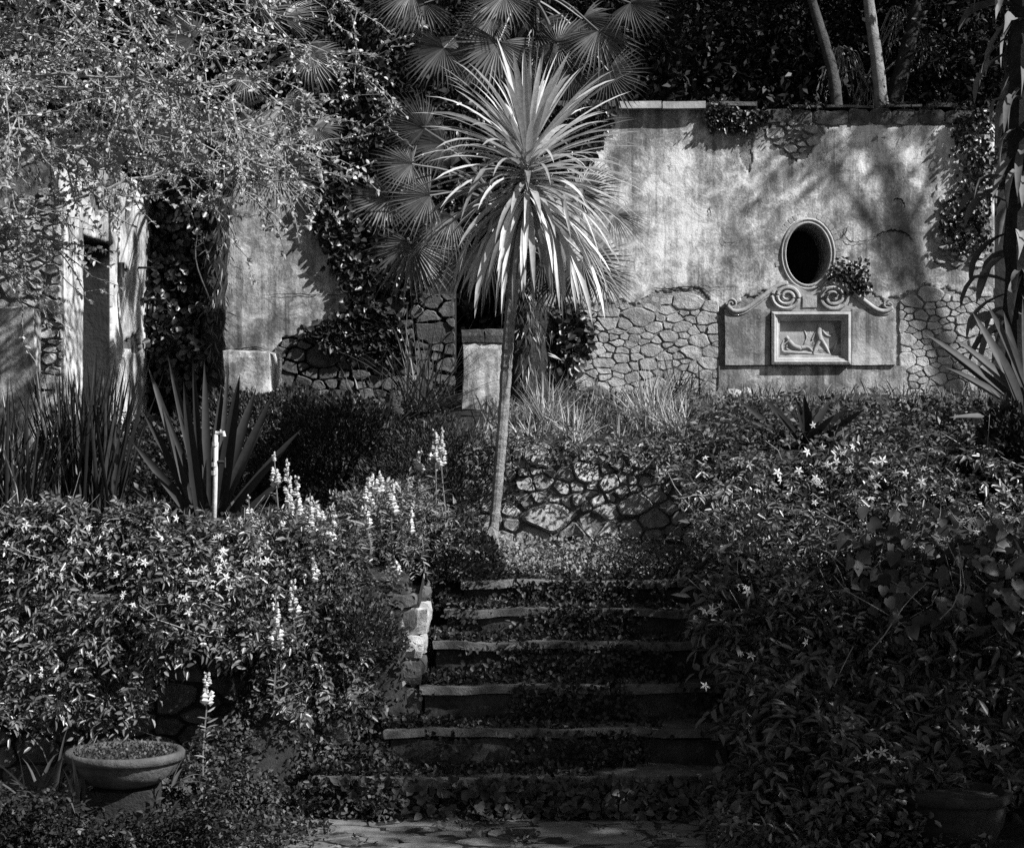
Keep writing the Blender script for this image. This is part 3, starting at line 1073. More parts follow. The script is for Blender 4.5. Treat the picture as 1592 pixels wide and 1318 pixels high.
low = thing('retaining_wall', 'dark stone block retaining wall hung with jasmine behind the stone bowl', 'wall', (-2.4, 11.4, 0))
FL = Frame((0, 11.42, 0), (1, 0, 0), (0, -1, 0))
cells = rubble_cells(-4.2, -.55, -.05, 1.16, .24, 1.5, None, 101)
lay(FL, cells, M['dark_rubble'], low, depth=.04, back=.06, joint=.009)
g = G(); g.add([(-4.2, 11.43, -.1), (-.55, 11.43, -.1), (-.55, 11.43, 1.15), (-4.2, 11.43, 1.15), (-.55, 12.6, -.1), (-.55, 12.6, 1.3)], [(0, 1, 2, 3), (1, 4, 5, 2)])
build('earth_core', g, M['dark_mortar'], low)

# ------------------------------------------------------------------ loose stones
def boulder(name, label, cat, px, py, Y, sx, sz, mat, seed):
    Y = on_ground(px, py, 10.5) if Y is None else Y
    x, _, z = at(px, py, Y)
    r = np.random.default_rng(seed)
    nu, nv = 12, 7
    V, f = [], []
    for j in range(nv + 1):
        p = math.pi * j / nv
        for i in range(nu):
            a = 2 * math.pi * i / nu
            s = 1 + .12 * r.normal() * (0 < j < nv) * .7
            V.append((x + sx * s * math.sin(p) * math.cos(a), Y + sx * .8 * s * math.sin(p) * math.sin(a), z + sz * s * math.cos(p)))
    for j in range(nv):
        for i in range(nu):
            k_ = (i + 1) % nu
            f.append((j * nu + i, (j + 1) * nu + i, (j + 1) * nu + k_, j * nu + k_))
    o = build(name, G().add(V, f), mat, origin=(x, Y, z - sz))
    return tag(o, label, cat)


boulder('boulder', 'rounded dark boulder between the two straw grass tufts', 'boulder', 925, 618, None, .15, .11, M['dark_rubble'], 1)
boulder('boulder', 'small flat boulder at the right shoulder of the dark rounded boulder', 'boulder', 958, 628, None, .10, .08, M['rubble'], 2)
boulder('stone', 'small pale stone beside the grass tuft at the hedge', 'stone', 1060, 634, None, .07, .06, M['carved_pale'], 3)
boulder('stone', 'pale broken stone lying at the foot of the carved panel, left one of two', 'stone', 1139, 612, None, .09, .045, M['carved_pale'], 4)
boulder('stone', 'smaller pale stone tucked beside the broken stone under the carved panel', 'stone', 1160, 609, None, .05, .04, M['carved_pale'], 5)
boulder('stone', 'pale fist sized stone on the terrace below the right end of the carved panel', 'stone', 1402, 626, None, .04, .03, M['carved_pale'], 6)
for i, (a, b, l) in enumerate(((1412, 650, 'pale low stone in the broken edging, leftmost'), (1440, 655, 'grey stone in the middle of the broken edging'), (1465, 690, 'grey mossy stone below the broken edging'), (1405, 690, 'larger dull stone under the broken edging'))):
    boulder('stone', l + ' right of the spiky yucca', 'stone', a, b, None, .13, .07, M['dry_stone'], 20 + i)

boulder('boulder', 'weathered stone half buried in the planted bank, the upper one', 'boulder', 448, 1100, None, .11, .08, M['dark_rubble'], 31)
boulder('boulder', 'weathered stone low in the planted bank by the bottom step', 'boulder', 520, 1140, None, .12, .08, M['dark_rubble'], 32)
boulder('boulder', 'small weathered stone in the bank nearest the bowl', 'boulder', 330, 1195, None, .09, .06, M['dark_rubble'], 33)

# ------------------------------------------------------------------ standpipe
b0 = at(331, 840, 12.4)
sp = thing('standpipe', 'pale upright garden water pipe with two brass taps among flax leaves', 'standpipe', (b0[0], 12.4, b0[2] - .1))
g = G()
p1 = at(336, 676, 12.4)
tube(g, [b0 - np.array([0, 0, .1]), (b0 + p1) / 2 + np.array([.004, 0, 0]), p1], .0155, 10)
build('pipe', g, M['pipe'], sp, smooth=True)
g = G()
for yy in (690, 722, 735):
    c = at(335 - (yy - 676) * .03, yy, 12.4)
    tube(g, [c - np.array([0, 0, .014]), c + np.array([0, 0, .014])], .022, 8)
build('collar', g, M['pipe'], sp)
g = G()
tube(g, [p1, p1 + np.array([0, 0, .012]), p1 + np.array([.05, -.01, .014]), p1 + np.array([.052, -.012, -.01])], .014, 8)
tube(g, [p1 + np.array([.028, 0, .01]), p1 + np.array([.028, 0, .035])], .006, 6)
build('tap', g, M['pipe'], sp)
g = G()
c = at(335, 718, 12.4)
tube(g, [c, c + np.array([.045, -.01, 0]), c + np.array([.06, -.012, 0])], .011, 8)
tube(g, [c + np.array([.063, -.012, .03]), c + np.array([.063, -.012, -.035])], .006, 6)
build('tap', g, M['iron'], sp)

# ------------------------------------------------------------------ bowl and pot
def lathe(prof, c, n=36, wav=.0):
    th = np.linspace(0, 2 * math.pi, n, endpoint=False)
    V = np.concatenate([np.stack([c[0] + r * np.cos(th), c[1] + r * np.sin(th), np.full(n, c[2] + z) + wav * wob(th * 2, th, 1)], 1) for r, z in prof])
    f = [(k * n + i, k * n + (i + 1) % n, (k + 1) * n + (i + 1) % n, (k + 1) * n + i) for k in range(len(prof) - 1) for i in range(n)]
    return G().add(V, f)


bc = at(194, 1166, 10.2)
bowl = thing('stone_bowl', 'wide shallow stone planting bowl on a square block by the bank', 'bowl', (bc[0], 10.2, .255))
R_ = .313
prof = [(.12, .255), (.15, .262), (.215, .285), (.265, .332), (.285, .375), (.29, .392), (R_, .40), (R_ + .003, .43), (R_ - .008, .443), (.275, .44), (.265, .42), (.25, .385)]
build('basin', lathe(prof, (bc[0], 10.2, bc[2] - .44)), M['terracotta'], bowl, smooth=True)
build('soil', lathe([(.262, .41), (.15, .42), (.001, .425)], (bc[0], 10.2, bc[2] - .44)), M['soil'], bowl)
ped = thing('pedestal_block', 'dark square stone block under the shallow bowl', 'pedestal', (bc[0], 10.2, 0))
g = G(); rough_box(g, (bc[0] - .17, 10.03, -.03), (bc[0] + .17, 10.37, .252), .008, .08)
build('block_body', g, M['dark_mortar'], ped)
pc = at(1482, 1228, 9.95)
pot = thing('garden_pot', 'large dark round garden pot half lost under the hedge', 'pot', (pc[0], 9.95, 0))
prof = [(.16, -.0), (.2, .01), (.255, .12), (.27, .22), (.268, .235), (.295, .24), (.298, .275), (.285, .282), (.262, .28), (.255, .24)]
build('pot_body', lathe(prof, (pc[0], 9.95, pc[2] - .28), wav=.0), M['dark_mortar'], pot, smooth=True)
build('soil', lathe([(.262, .25), (.12, .26), (.001, .262)], (pc[0], 9.95, pc[2] - .28)), M['soil'], pot)

# ------------------------------------------------------------------ cordyline in the centre
cb = at(764, 852, 13.0)
cord = thing('cordyline_tree', 'slim leaning cordyline tree with one bright spiky head of sword leaves', 'tree', cb)
P = curve([at(762, 862, 13.0), at(768, 815, 13.0), at(775, 740, 13), at(783, 640, 13), at(788, 560, 13), at(795, 470, 13), at(803, 400, 13), at(818, 330, 13), at(821, 262, 13)], 120)
g = G()
rad = np.interp(np.linspace(0, 1, len(P)), [0, .05, .12, .5, .8, .93, 1], [.055, .040, .034, .039, .037, .046, .055])
rad = rad * (1 + rng.uniform(-.09, .09, len(P)))
tube(g, P, rad, 12)
build('trunk', g, M['cord_bark'], cord)
g = G()
for dx in (-.07, -.03, .05):
    tube(g, [cb + np.array([0, -.02, .14]), cb + np.array([dx * .7, -.05, .05]), cb + np.array([dx * 1.3, -.07, -.08])], [.02, .018, .012], 6)
build('root', g, M['cord_bark'], cord)
hub = at(821, 268, 13.0)
ga = math.pi * (3 - 5 ** .5)
NL = 215
for i in range(NL):
    t = (i + .5) / NL
    el = math.radians(82 - 124 * t ** .72 + RD.uniform(-7, 7))
    az = i * ga + RD.uniform(-.15, .15)
    d = np.array([math.cos(el) * math.cos(az), math.cos(el) * math.sin(az), math.sin(el)])
    L = RD.uniform(.68, .92) * (.82 if t < .1 else 1) * (1.05 if t > .75 else 1)
    base = hub + np.array([0, 0, .16 - .34 * t]) + d * .04
    kink = (RD.uniform(.3, .6), RD.uniform(.8, 1.6)) if (t > .5 and RD.random() < .25) else None
    V, f = strap(base, d, L, RD.uniform(.034, .052), RD.uniform(.35, .8) * (1 + 1.3 * t), 8, .32, RD.uniform(-.6, .6),
                 lambda s: (.5 + .5 * min(1, s * 3.2)) * max(0, 1 - s ** 3.2) ** .8, kink=kink)
    build('leaf', G().add(V, f), M['cordyline'], cord, smooth=True)
for i in range(34):                                        # old leaves hanging under the head
    az = RD.uniform(0, 2 * math.pi)
    d = np.array([math.cos(az), math.sin(az), RD.uniform(-1.1, -.3)])
    V, f = strap(hub + np.array([0, 0, -.2]) + unit(d) * .05, d, RD.uniform(.7, 1.0), RD.uniform(.034, .05), RD.uniform(2.2, 4.), 8, .3, RD.uniform(-1.2, 1.2),
                 lambda s: (.5 + .5 * min(1, s * 3.2)) * max(0, 1 - s ** 3.2) ** .8)
    build('leaf', G().add(V, f), M['cordyline'], cord, smooth=True)

# ------------------------------------------------------------------ fan palms
def fan_mesh(seed, nseg=38, spread=305, split=.42, droop=.25, broken=.12):
    """unit fan leaf: hub at origin, axis +X, face +Z"""
    r = np.random.default_rng(seed)
    V, f, n = [], [], 0
    half = math.radians(spread / 2)
    da = 2 * half / nseg
    for i in range(nseg):
        a = -half + (i + .5) * da
        L = (1 - .28 * (abs(a) / half) ** 2) * r.uniform(.93, 1.05)
        br = r.random() < broken
        for j, t in enumerate((.02, .2, split, .65, .85, 1.0)):
            w_ = math.tan(da / 2) * t * L if t <= split else math.tan(da / 2) * split * L * max(.06, 1 - ((t - split) / (1 - split)) ** 1.4) * .92
            aa = a + r.normal() * .012
            c = np.array([math.cos(aa), math.sin(aa), 0]) * t * L
            c[2] = -droop * t ** 2.2 - (.35 * max(0, t - .6) if br else 0) + .12 * t * (1 - t)
            if br and t > .6: c[:2] *= .9
            s = np.array([-math.sin(aa), math.cos(aa), 0])
            V += [c - s * w_, c + np.array([0, 0, -1.0 * w_ - .004]), c + s * w_]
        for j in range(5):
            b = n + 3 * j
            f += [(b, b + 1, b + 4, b + 3), (b + 1, b + 2, b + 5, b + 4)]
        n += 18
    return np.array(V), f


FANS = []
for s in range(5):
    V, f = fan_mesh(s, 30 + 2 * (s % 3), (215, 190, 235, 170, 250)[s], (.42, .36, .46, .4, .5)[s], (.2, .3, .12, .42, .26)[s])
    for nm in ('palm', 'palm_dark'):
        me = make_mesh('frond', V, f, np.repeat(np.random.default_rng(s).random(len(V) // 18), 18))
        me.materials.append(M[nm])
        FANS.append(me)


def frond(palm, crown, px, py, Y, ang, rpx, tilt=None, dark=0):
    """a fan leaf with its stalk; ang = where the fan points in the picture plane, degrees"""
    h = at(px, py, Y)
    a = math.radians(ang)
    x = unit(np.array([math.cos(a), RD.uniform(-.45, -.1), math.sin(a)]))
    nz = np.array([RD.uniform(-.3, .3), -1., RD.uniform(.25, .8) if tilt is None else tilt])
    z = unit(nz - x * (nz @ x))
    y = np.cross(z, x)
    s = rpx * Y / F
    me = FANS[2 * RD.randrange(5) + dark]
    o = link('frond', me, None, palm)
    Mx = Matrix(((x[0] * s, y[0] * s, z[0] * s, h[0]), (x[1] * s, y[1] * s, z[1] * s, h[1]), (x[2] * s, y[2] * s, z[2] * s, h[2]), (0, 0, 0, 1)))
    o.matrix_basis = Matrix.Translation(-Vector(root_of(palm))) @ Mx
    c = np.asarray(crown)
    mid = (c + h) / 2 + np.array([0, 0, .10 * np.linalg.norm(h - c)])
    P = curve([c, mid, h], 10)
    Pl = np.array([list(Mx.inverted() @ Vector(p)) for p in P])
    g = G(); tube(g, Pl, np.linspace(.014, .007, len(P)) / s, 5)
    me2 = make_mesh('stalk', *g.arrays())
    me2.materials.append(M['palm'])
    link('stalk', me2, None, o)


def palm_trunk(palm, pts, r):
    P = curve(pts, 26)
    g = G(); tube(g, P, r * (1 + .12 * np.sin(np.arange(len(P)) * 2.4)), 12)
    build('trunk', g, M['palm_fibre'], palm, smooth=False)
    n = 900
    i = rng.integers(0, len(P) - 1, n)
    a = rng.uniform(0, 2 * math.pi, n)
    o = np.stack([np.cos(a), np.sin(a), np.zeros(n)], 1)
    V, Fc, T = leaves(P[i] + o * r * .95 + rng.normal(size=(n, 3)) * .03, o * .5 + np.array([0, 0, -1.]) + rng.normal(size=(n, 3)) * .35, o, rng.uniform(.06, .16, n), .012, .1, simple=True)
    build('fibre', (V, Fc, T), M['palm_dark'], palm, kind='stuff')


pa = thing('fan_palm', 'tall fan palm with drooping dark fronds rising behind the cordyline head', 'palm', at(830, 610, 17.2))
ca = at(818, -10, 16.2)
palm_trunk(pa, [at(830, 620, 17.2), at(828, 480, 17.2), at(824, 300, 16.8), at(816, 120, 16.2), ca], .12)
for a in ((715, 60, 255, 86), (690, 75, 235, 80, None, 1), (775, 66, 262, 92), (765, 30, 240, 70), (865, 66, 275, 84), (868, 70, 30, 62, None, 1), (930, 48, 290, 85), (905, 30, 315, 75, None, 1),
          (785, -8, 240, 70), (660, 5, 215, 80, None, 1), (945, 110, 300, 75, None, 1), (885, 110, 268, 70, None, 1), (830, 40, 268, 90, None, 1), (980, 5, 330, 75, None, 1),
          (640, -10, 200, 80), (740, 100, 250, 75, None, 1), (820, -60, 100, 80), (870, -50, 60, 80)):
    frond(pa, ca, a[0], a[1], 16.0 + RD.uniform(-.4, .4), *a[2:])
pb = thing('fan_palm', 'low spreading fan palm with round fronds around the trunk of the cordyline', 'palm', at(812, 600, 16.9))
cbp = at(775, 318, 15.7)
palm_trunk(pb, [at(812, 620, 16.9), at(812, 500, 16.8), at(806, 400, 16.5), cbp], .10)
for a in ((640, 378, 250, 98, .35), (652, 385, 290, 80, .2), (602, 312, 200, 72, .5), (668, 304, 190, 84, .3), (640, 255, 178, 66, .4), (705, 338, 215, 86, 1.0), (762, 385, 262, 95, .1, 1),
          (905, 405, 310, 82, .3), (955, 335, 340, 56, .5), (690, 225, 165, 100, .6, 1), (935, 425, 290, 68, .3), (845, 400, 265, 74, .4, 1), (700, 260, 120, 80, .5, 1), (900, 300, 20, 70, .6, 1),
          (660, 200, 150, 85, .5, 1), (870, 430, 280, 70, .2, 1), (730, 400, 250, 70, .2, 1)):
    frond(pb, cbp, a[0], a[1], 15.5 + RD.uniform(-.35, .35), *a[2:])
pcn = thing('fan_palm', 'fan palm half hidden by the pale twigs of the overhanging tree', 'palm', at(330, 610, 17.75))
ccn = at(370, 170, 17.3)
palm_trunk(pcn, [at(330, 650, 17.75), at(332, 480, 17.75), at(345, 300, 17.6), ccn], .11)
for a in ((485, 86, 275, 64, .8), (478, 70, 300, 55, .5), (440, 165, 330, 76, 1.), (488, 198, 310, 54, .9), (432, 268, 310, 84, .6), (385, 118, 250, 46, .6), (405, 15, 45, 66, .5),
          (300, 60, 150, 70, .5, 1), (300, 150, 180, 80, .5, 1), (400, 250, 260, 80, .4, 1), (445, 30, 20, 60, .6)):
    frond(pcn, ccn, a[0], a[1], 16.2 + RD.uniform(-.3, .3), *a[2:])

# ------------------------------------------------------------------ trees: overhanging spring tree at the left
lt = thing('spring_tree', 'overhanging tree with a net of bare twigs and small pale spring leaves', 'tree', (-4.55, 13.2, 1.4))
tp = curve([(-4.55, 13.2, 1.3), (-4.5, 13.2, 2.6), (-4.3, 13.3, 4.0), (-4.35, 13.4, 5.4), (-4.2, 13.5, 7.2)], 24)
g = G(); tube(g, tp, np.linspace(.16, .06, len(tp)), 10)
build('trunk', g, M['bark'], lt, smooth=True)
limbs, twigs = [], []
targets = [(560, 105), (555, 15), (500, 180), (470, 240), (540, 215), (350, 340), (500, 310), (420, 330), (250, 60), (380, 20), (300, 130), (200, 180), (150, 100), (60, 60), (30, 200), (120, 260),
           (250, 250), (180, 330), (40, 330), (10, 420), (100, 380), (330, 200), (420, 120), (450, 60), (280, 300), (-40, 130), (330, 60), (210, 20), (480, -10), (370, 270)]
for i, (px, py) in enumerate(targets):
    Y = RD.uniform(12.2, 14.6)
    e = at(px, py, Y)
    s = tp[RD.randrange(8, len(tp) - 1)]
    if py < 120: s = tp[-RD.randrange(1, 8)]
    m1 = s + (e - s) * .35 + np.array([0, RD.uniform(-.2, .2), RD.uniform(.15, .5)])
    m2 = s + (e - s) * .72 + np.array([0, RD.uniform(-.15, .15), RD.uniform(.05, .25)])
    P = curve([s, m1, m2, e], 21)
    P[1:-1] += rng.normal(size=(len(P) - 2, 3)) * .018
    limbs.append(P)
    for j in range(40):
        k_ = RD.randrange(4, len(P))
        b = P[k_]
        d = unit(unit(P[-1] - P[0]) * .5 + rng.normal(size=3) * np.array([.7, .5, .55]) + np.array([.1, 0, -.12]))
        ln = RD.uniform(.25, .75)
        T = [b]
        for q_ in range(5):
            d = unit(d + rng.normal(size=3) * .28 + np.array([0.04, 0, -.03]))
            T.append(T[-1] + d * ln / 5)
        twigs.append(np.array(T))
for P in limbs:
    g = G(); tube(g, P, np.linspace(.017, .004, len(P)), 5, cap=False)
    build('branch', g, M['twig'], lt)
g = G()
for T in twigs: tube(g, T, np.linspace(.006, .0022, len(T)), 3, cap=False)
build('twigs', g, M['twig'], lt, kind='stuff')
pts, dirs = [], []
for T in twigs:
    n = RD.randrange(16, 38)
    i = rng.integers(0, 5, n); t = rng.random(n)[:, None]
    pts.append(T[i] * (1 - t) + T[i + 1] * t)
    dirs.append(unit(T[i + 1] - T[i]) * .5 + rng.normal(size=(n, 3)))
pts, dirs = np.concatenate(pts), np.concatenate(dirs)
n = len(pts)
build('foliage', leaves(pts, dirs, rdir(n, (.3, -.2, 1), .8), rng.uniform(.022, .05, n), rng.uniform(.015, .028, n), .2, .1), M['leaf_pale'], lt, kind='stuff')


def clumps(c, rad, n_cl, per, cl_r, seed=0, shell=.55):
    r = np.random.default_rng(seed)
    d = unit(r.normal(size=(n_cl, 3)))
    cc = np.asarray(c) + d * np.asarray(rad) * (shell + (1 - shell) * r.random((n_cl, 1)))
    p = np.repeat(cc, per, 0) + r.normal(size=(n_cl * per, 3)) * cl_r
    return p, np.repeat(d, per, 0)


def wood_tree(label, px, Y, z0, lean, zc, rad, n_cl, per, mat, bark, L=(.05, .11), cl=.28, tr=.12, name='evergreen_tree', seed=1, crown_x=None, group='dark trees behind the garden wall'):
    x = wu(px, Y) if crown_x is None else crown_x
    o = thing(name, label, 'tree', (x, Y, z0), group)
    top = np.array([x + lean, Y, zc + rad[2] * .3])
    P = curve([(x, Y, z0 - .2), (x + lean * .3 + RD.uniform(-.05, .05), Y, z0 + (zc - z0) * .4), (x + lean * .75, Y, z0 + (zc - z0) * .8), top], 16)
    g = G(); tube(g, P, np.linspace(tr, tr * .5, len(P)), 10)
    for k_ in range(6):
        a = RD.uniform(0, 6.28)
        e = np.array([x + lean, Y, zc]) + np.array([math.cos(a) * rad[0], math.sin(a) * rad[1], RD.uniform(-.4, .7) * rad[2]]) * .8
        tube(g, curve([P[8 + k_ % 5], (P[11] + e) / 2 + np.array([0, 0, .15]), e], 8), np.linspace(tr * .35, tr * .08, len(curve([P[8], P[11], e], 8))), 6)
    build('trunk', g, M[bark], o, smooth=True)
    p, d = clumps((x + lean, Y, zc), rad, n_cl, per, cl, seed)
    n = len(p)
    build('crown', leaves(p, d * .6 + rng.normal(size=(n, 3)) * .8, rdir(n, (.2, -.2, 1), .9), rng.uniform(*L, n), rng.uniform(L[0] * .4, L[1] * .45, n), .15, .15, simple=Y > 19.5), M[mat], o, kind='stuff')
    return o


wt = [('dark bushy evergreen above the left end of the shaded wall', 60, 20.0, 4.9, 0, 6.6, (1.9, 1.4, 2.0), 130, 110),
      ('dark evergreen tree behind the left fan palm', 330, 20.6, 5.0, .1, 7.2, (1.8, 1.3, 2.2), 130, 110),
      ('dense dark evergreen between the left fan palm and the tall fan palm', 570, 20.2, 5.0, 0, 6.4, (1.5, 1.2, 2.0), 130, 110),
      ('dark evergreen directly behind the tall fan palm', 790, 20.8, 5.1, 0, 7.3, (1.7, 1.2, 2.3), 130, 100),
      ('dark evergreen tree over the pale coping slab', 1040, 20.2, 5.0, .1, 6.7, (1.5, 1.2, 1.9), 130, 110),
      ('dark evergreen tree above the oval opening', 1190, 21.0, 5.2, .1, 7.4, (1.6, 1.2, 2.2), 130, 110),
      ('dark evergreen tree behind the right end of the wall', 1480, 20.5, 5.1, 0, 6.9, (1.5, 1.2, 2.0), 120, 110),
      ('dark evergreen tree at the far right beyond the wall end', 1640, 19.6, 5.0, 0, 6.2, (1.4, 1.2, 2.3), 130, 110)]
for i, (l, px, Y, z0, le, zc, rad, nc, per) in enumerate(wt):
    wood_tree(l, px, Y, z0, le, zc, rad, nc, per, 'leaf_wood', 'dark_bark', seed=40 + i)
# three bare trunks over the wall
for l, pts, r, bk in (('leaning dull brown trunk rising from the wall top, leftmost of three bare trunks', [(1302, 175, 18.9), (1296, 120, 18.95), (1280, 60, 19), (1262, 0, 19.05), (1240, -90, 19.1)], .055, 'bark'),
                      ('straight pale sunlit trunk rising from the wall top', [(1372, 175, 18.9), (1364, 100, 18.9), (1354, 30, 18.9), (1346, -40, 18.9), (1340, -120, 18.9)], .062, 'pale_bark'),
                      ('dark trunk slanting to the right beside the pale trunk', [(1386, 175, 19.2), (1405, 100, 19.2), (1425, 20, 19.2), (1450, -90, 19.3)], .085, 'dark_bark')):
    P = curve([at(*p) for p in pts], 22)
    o = thing('bare_trunk_tree', l, 'tree', P[0], 'bare trunks above the wall')
    g = G(); tube(g, P, np.linspace(r * 1.1, r * .75, len(P)) * (1 + .04 * np.sin(np.arange(len(P)) * 1.7)), 10)
    build('trunk', g, M[bk], o, smooth=True)
    top = P[-1] + np.array([0, 0, .9])
    p, d = clumps(top, (.9, .8, .7), 24, 60, .22, 7)
    n = len(p)
    build('crown', leaves(p, d + rng.normal(size=(n, 3)), rdir(n, (0, 0, 1), 1), rng.uniform(.06, .11, n), .03, .2, .2, simple=True), M['leaf_wood'], o, kind='stuff')
    g = G()
    for k_ in range(5):
        b = P[-3] + rng.normal(size=3) * .02
        tube(g, [b, (b + top) / 2 + rng.normal(size=3) * .15, top + rng.normal(size=3) * .4], [.03, .02, .008], 5)
    build('limb', g, M[bk], o)
# undergrowth on the slope and along the wall top
n = 46000
x = rng.uniform(-8, 8, n); y = 19 + rng.random(n) ** 1.3 * 11
z = 4.75 + .42 * (y - 18.6) + rng.random(n) ** 2 * (1.0 + .6 * wob(x, y, .8))
p = np.stack([x, y, z], 1)
u = tag(build('undergrowth', leaves(p, rdir(n, (0, -.3, .3)), rdir(n, (.2, -.4, 1)), rng.uniform(.06, .14, n), rng.uniform(.03, .06, n), .15, .15, simple=True), M['leaf_wood'], kind='stuff'),
        'dark leafy undergrowth covering the slope behind the wall', 'undergrowth')
# drooping pale sprays beside the trunks
dp = thing('weeping_shrub', 'weeping shrub with drooping pale sprays between the bare trunks', 'shrub', at(1330, 160, 19.4))
g = G(); pts, dirs = [], []
for (px, py, n_, w_) in ((1310, 80, 30, 45), (1440, 60, 22, 40), (1400, 20, 14, 40), (1350, 120, 14, 30)):
    for k_ in range(n_):
        s = at(px + RD.uniform(-10, 10), py + RD.uniform(-10, 10), 19.5)
        e = at(px + RD.uniform(-w_, w_), py + RD.uniform(20, 70), 19.4)
        P = curve([s, (s + e) / 2 + np.array([0, 0, .12]), e], 8)
        tube(g, P, .005, 3, cap=False)
        for q_ in range(8):
            pts.append(P[RD.randrange(2, len(P))]); dirs.append(np.array([RD.uniform(-.6, .6), RD.uniform(-.4, .4), -1.]))
for px, py in ((1310, 80), (1440, 60), (1400, 20), (1350, 120)):
    tube(g, curve([at(1330, 165, 19.6), at((1330 + px) / 2, (165 + py) / 2 - 10, 19.55), at(px, py, 19.5)], 8), .012, 5)
build('stems', g, M['twig'], dp)
n = len(pts)
build('foliage', leaves(np.array(pts), np.array(dirs), rdir(n, (0, -1, .4)), rng.uniform(.05, .10, n), .016, .1, .1, simple=True), M['leaf_cover_lit'], dp, kind='stuff')

# shade trees standing to the right of the view, beyond the frame
def shade_tree(label, x, y, z0, zc, rad, nc, per, seed, L=(.09, .18), cl=.32, lean=0, tr=.16):
    return wood_tree(label, 0, y, z0, lean, zc, rad, nc, per, 'leaf_wood', 'dark_bark', L, cl, tr, 'shade_tree', seed, x, 'shade trees on the right of the garden')


shade_tree('broad shade tree beside the hedge to the right of the steps', 6.3, 8.35, 0, 4.4, (2.0, 2.05, 1.8), 105, 95, 301)
shade_tree('tall shade tree at the corner beyond the palm', 8.4, 19.5, 2.4, 10.5, (2.4, 2.6, 3.2), 90, 90, 302)
shade_tree('open shade tree near the end of the wall', 7.9, 16.4, 2.3, 7.95, (1.0, .3, .42), 15, 30, 303, (.07, .14), .13, -1.5, .07)

# ------------------------------------------------------------------ ivy on the walls
def ivy(label, polys, n, fr, out=.16, mat='leaf_ivy', L=(.05, .09), loc=None):
    P = []
    for poly in polys:
        us, vs = [p[0] for p in poly], [p[1] for p in poly]
        u, v = rng.uniform(min(us), max(us), n), rng.uniform(min(vs), max(vs), n)
        k_ = in_poly(u + .06 * wob(u, v, 6) + .04 * rng.normal(size=n), v + .06 * wob(u, v, 7, 1) + .04 * rng.normal(size=n), poly) & (rng.random(n) < .75 + .5 * wob(u, v, 9))
        P.append(fr.p(u[k_], v[k_], .03 + rng.random(k_.sum()) * out * (1 + .6 * wob(u[k_], v[k_], 3))))
    P = np.concatenate(P)
    m = len(P)
    o = thing('ivy', label, 'ivy', P[P[:, 2].argmin()] if loc is None else loc)
    build('foliage', leaves(P, rdir(m, (0, -.3, -.9)), np.broadcast_to(fr.n, (m, 3)) + rng.normal(size=(m, 3)) * .5 + np.array([0, 0, .3]), rng.uniform(*L, m), rng.uniform(*L, m) * .85, .12, .2), M[mat], o, kind='stuff')
    if n < 5000: return o
    g = G()
    for k_ in range(9):
        i = rng.integers(0, m)
        b = P[i]
        tube(g, curve([b - fr.n * .05, b - fr.n * .06 - np.array([.05, 0, .4]), b - fr.n * .06 - np.array([RD.uniform(-.2, .2), 0, .8])], 8), .008, 4)
    build('stems', g, M['bark'], o, kind='stuff')
    return o


def wp(*pp, Y=18.): return [(wu(a, Y), wv(b, Y)) for a, b in pp]


ivy('dark ivy climbing the shaded wall in a leaning band left of the fan palms', [wp((490, 90), (600, 90), (590, 220), (545, 300), (560, 400), (590, 470), (560, 490), (520, 420), (490, 340), (480, 250)),
                                                                           wp((470, 515), (530, 500), (600, 470), (640, 560), (520, 540))], 7000, FW, .06)
ivy('dark ivy hiding the wall behind the fronds of the fan palms', [wp((585, 160), (800, 165), (800, 340), (700, 360), (640, 470), (575, 440)), wp((795, 165), (948, 165), (935, 215), (890, 260), (800, 300))], 8000, FW, .06)
ivy('thick ivy filling the dark corner beside the sunlit doorway wall', [wp((243, 260), (345, 260), (345, 560), (330, 640), (240, 640))], 6500, FW, .35)
ivy('ivy hanging over the top right edge of the long wall', [wp((1100, 160), (1140, 168), (1130, 205), (1105, 195)), wp((1100, 172), (1200, 172), (1190, 190), (1130, 205)), wp((1470, 180), (1546, 170), (1546, 300), (1500, 280), (1480, 220))], 1300, FW, .06, L=(.03, .06))
ivy('small leafy creeper growing on the right side of the oval opening', [wp((1288, 420), (1300, 405), (1330, 400), (1352, 425), (1348, 450), (1322, 458), (1288, 440))], 620, FW, .09, L=(.025, .055))
ivy('creeper over the bare stone patch at the right end of the wall', [wp((1462, 330), (1475, 300), (1500, 300), (1540, 300), (1540, 385), (1500, 390), (1466, 370))], 900, FW, .06, L=(.03, .06))
ivy('ivy edging the far end of the sunlit doorway wall', [[(SL - .4, 1.7), (SL, 1.7), (SL, 4.4), (SL - .08, 4.3), (SL - .1, 3.4), (SL - .28, 3.0), (SL - .22, 2.5)]], 5200, FS, .07)
ivy('dark creeper between the palm trunk and the rubble foot of the wall', [wp((795, 480), (900, 470), (920, 520), (880, 600), (800, 620))], 2600, FW, .2)
FDP = Frame((0, 18.55, 0), (1, 0, 0), (0, -1, 0))
ivy('deep dark ivy inside the doorway gap behind the palms', [wp((690, 330), (800, 330), (800, 640), (690, 640))], 2500, FDP, .2)

def wall_top(n):
    x = rng.uniform(wu(1098), XR, n)
    x = x[rng.random(n) < np.clip(.35 + .9 * wob(x, x * 0, 3.1), .05, 1)]
    m = len(x)
    return np.stack([x, rng.uniform(17.88, 18.2, m), ZT + .02 - .10 * rng.random(m) ** 2 + .05 * rng.random(m)], 1), np.broadcast_to(np.array([0, -.8, .4]), (m, 3))


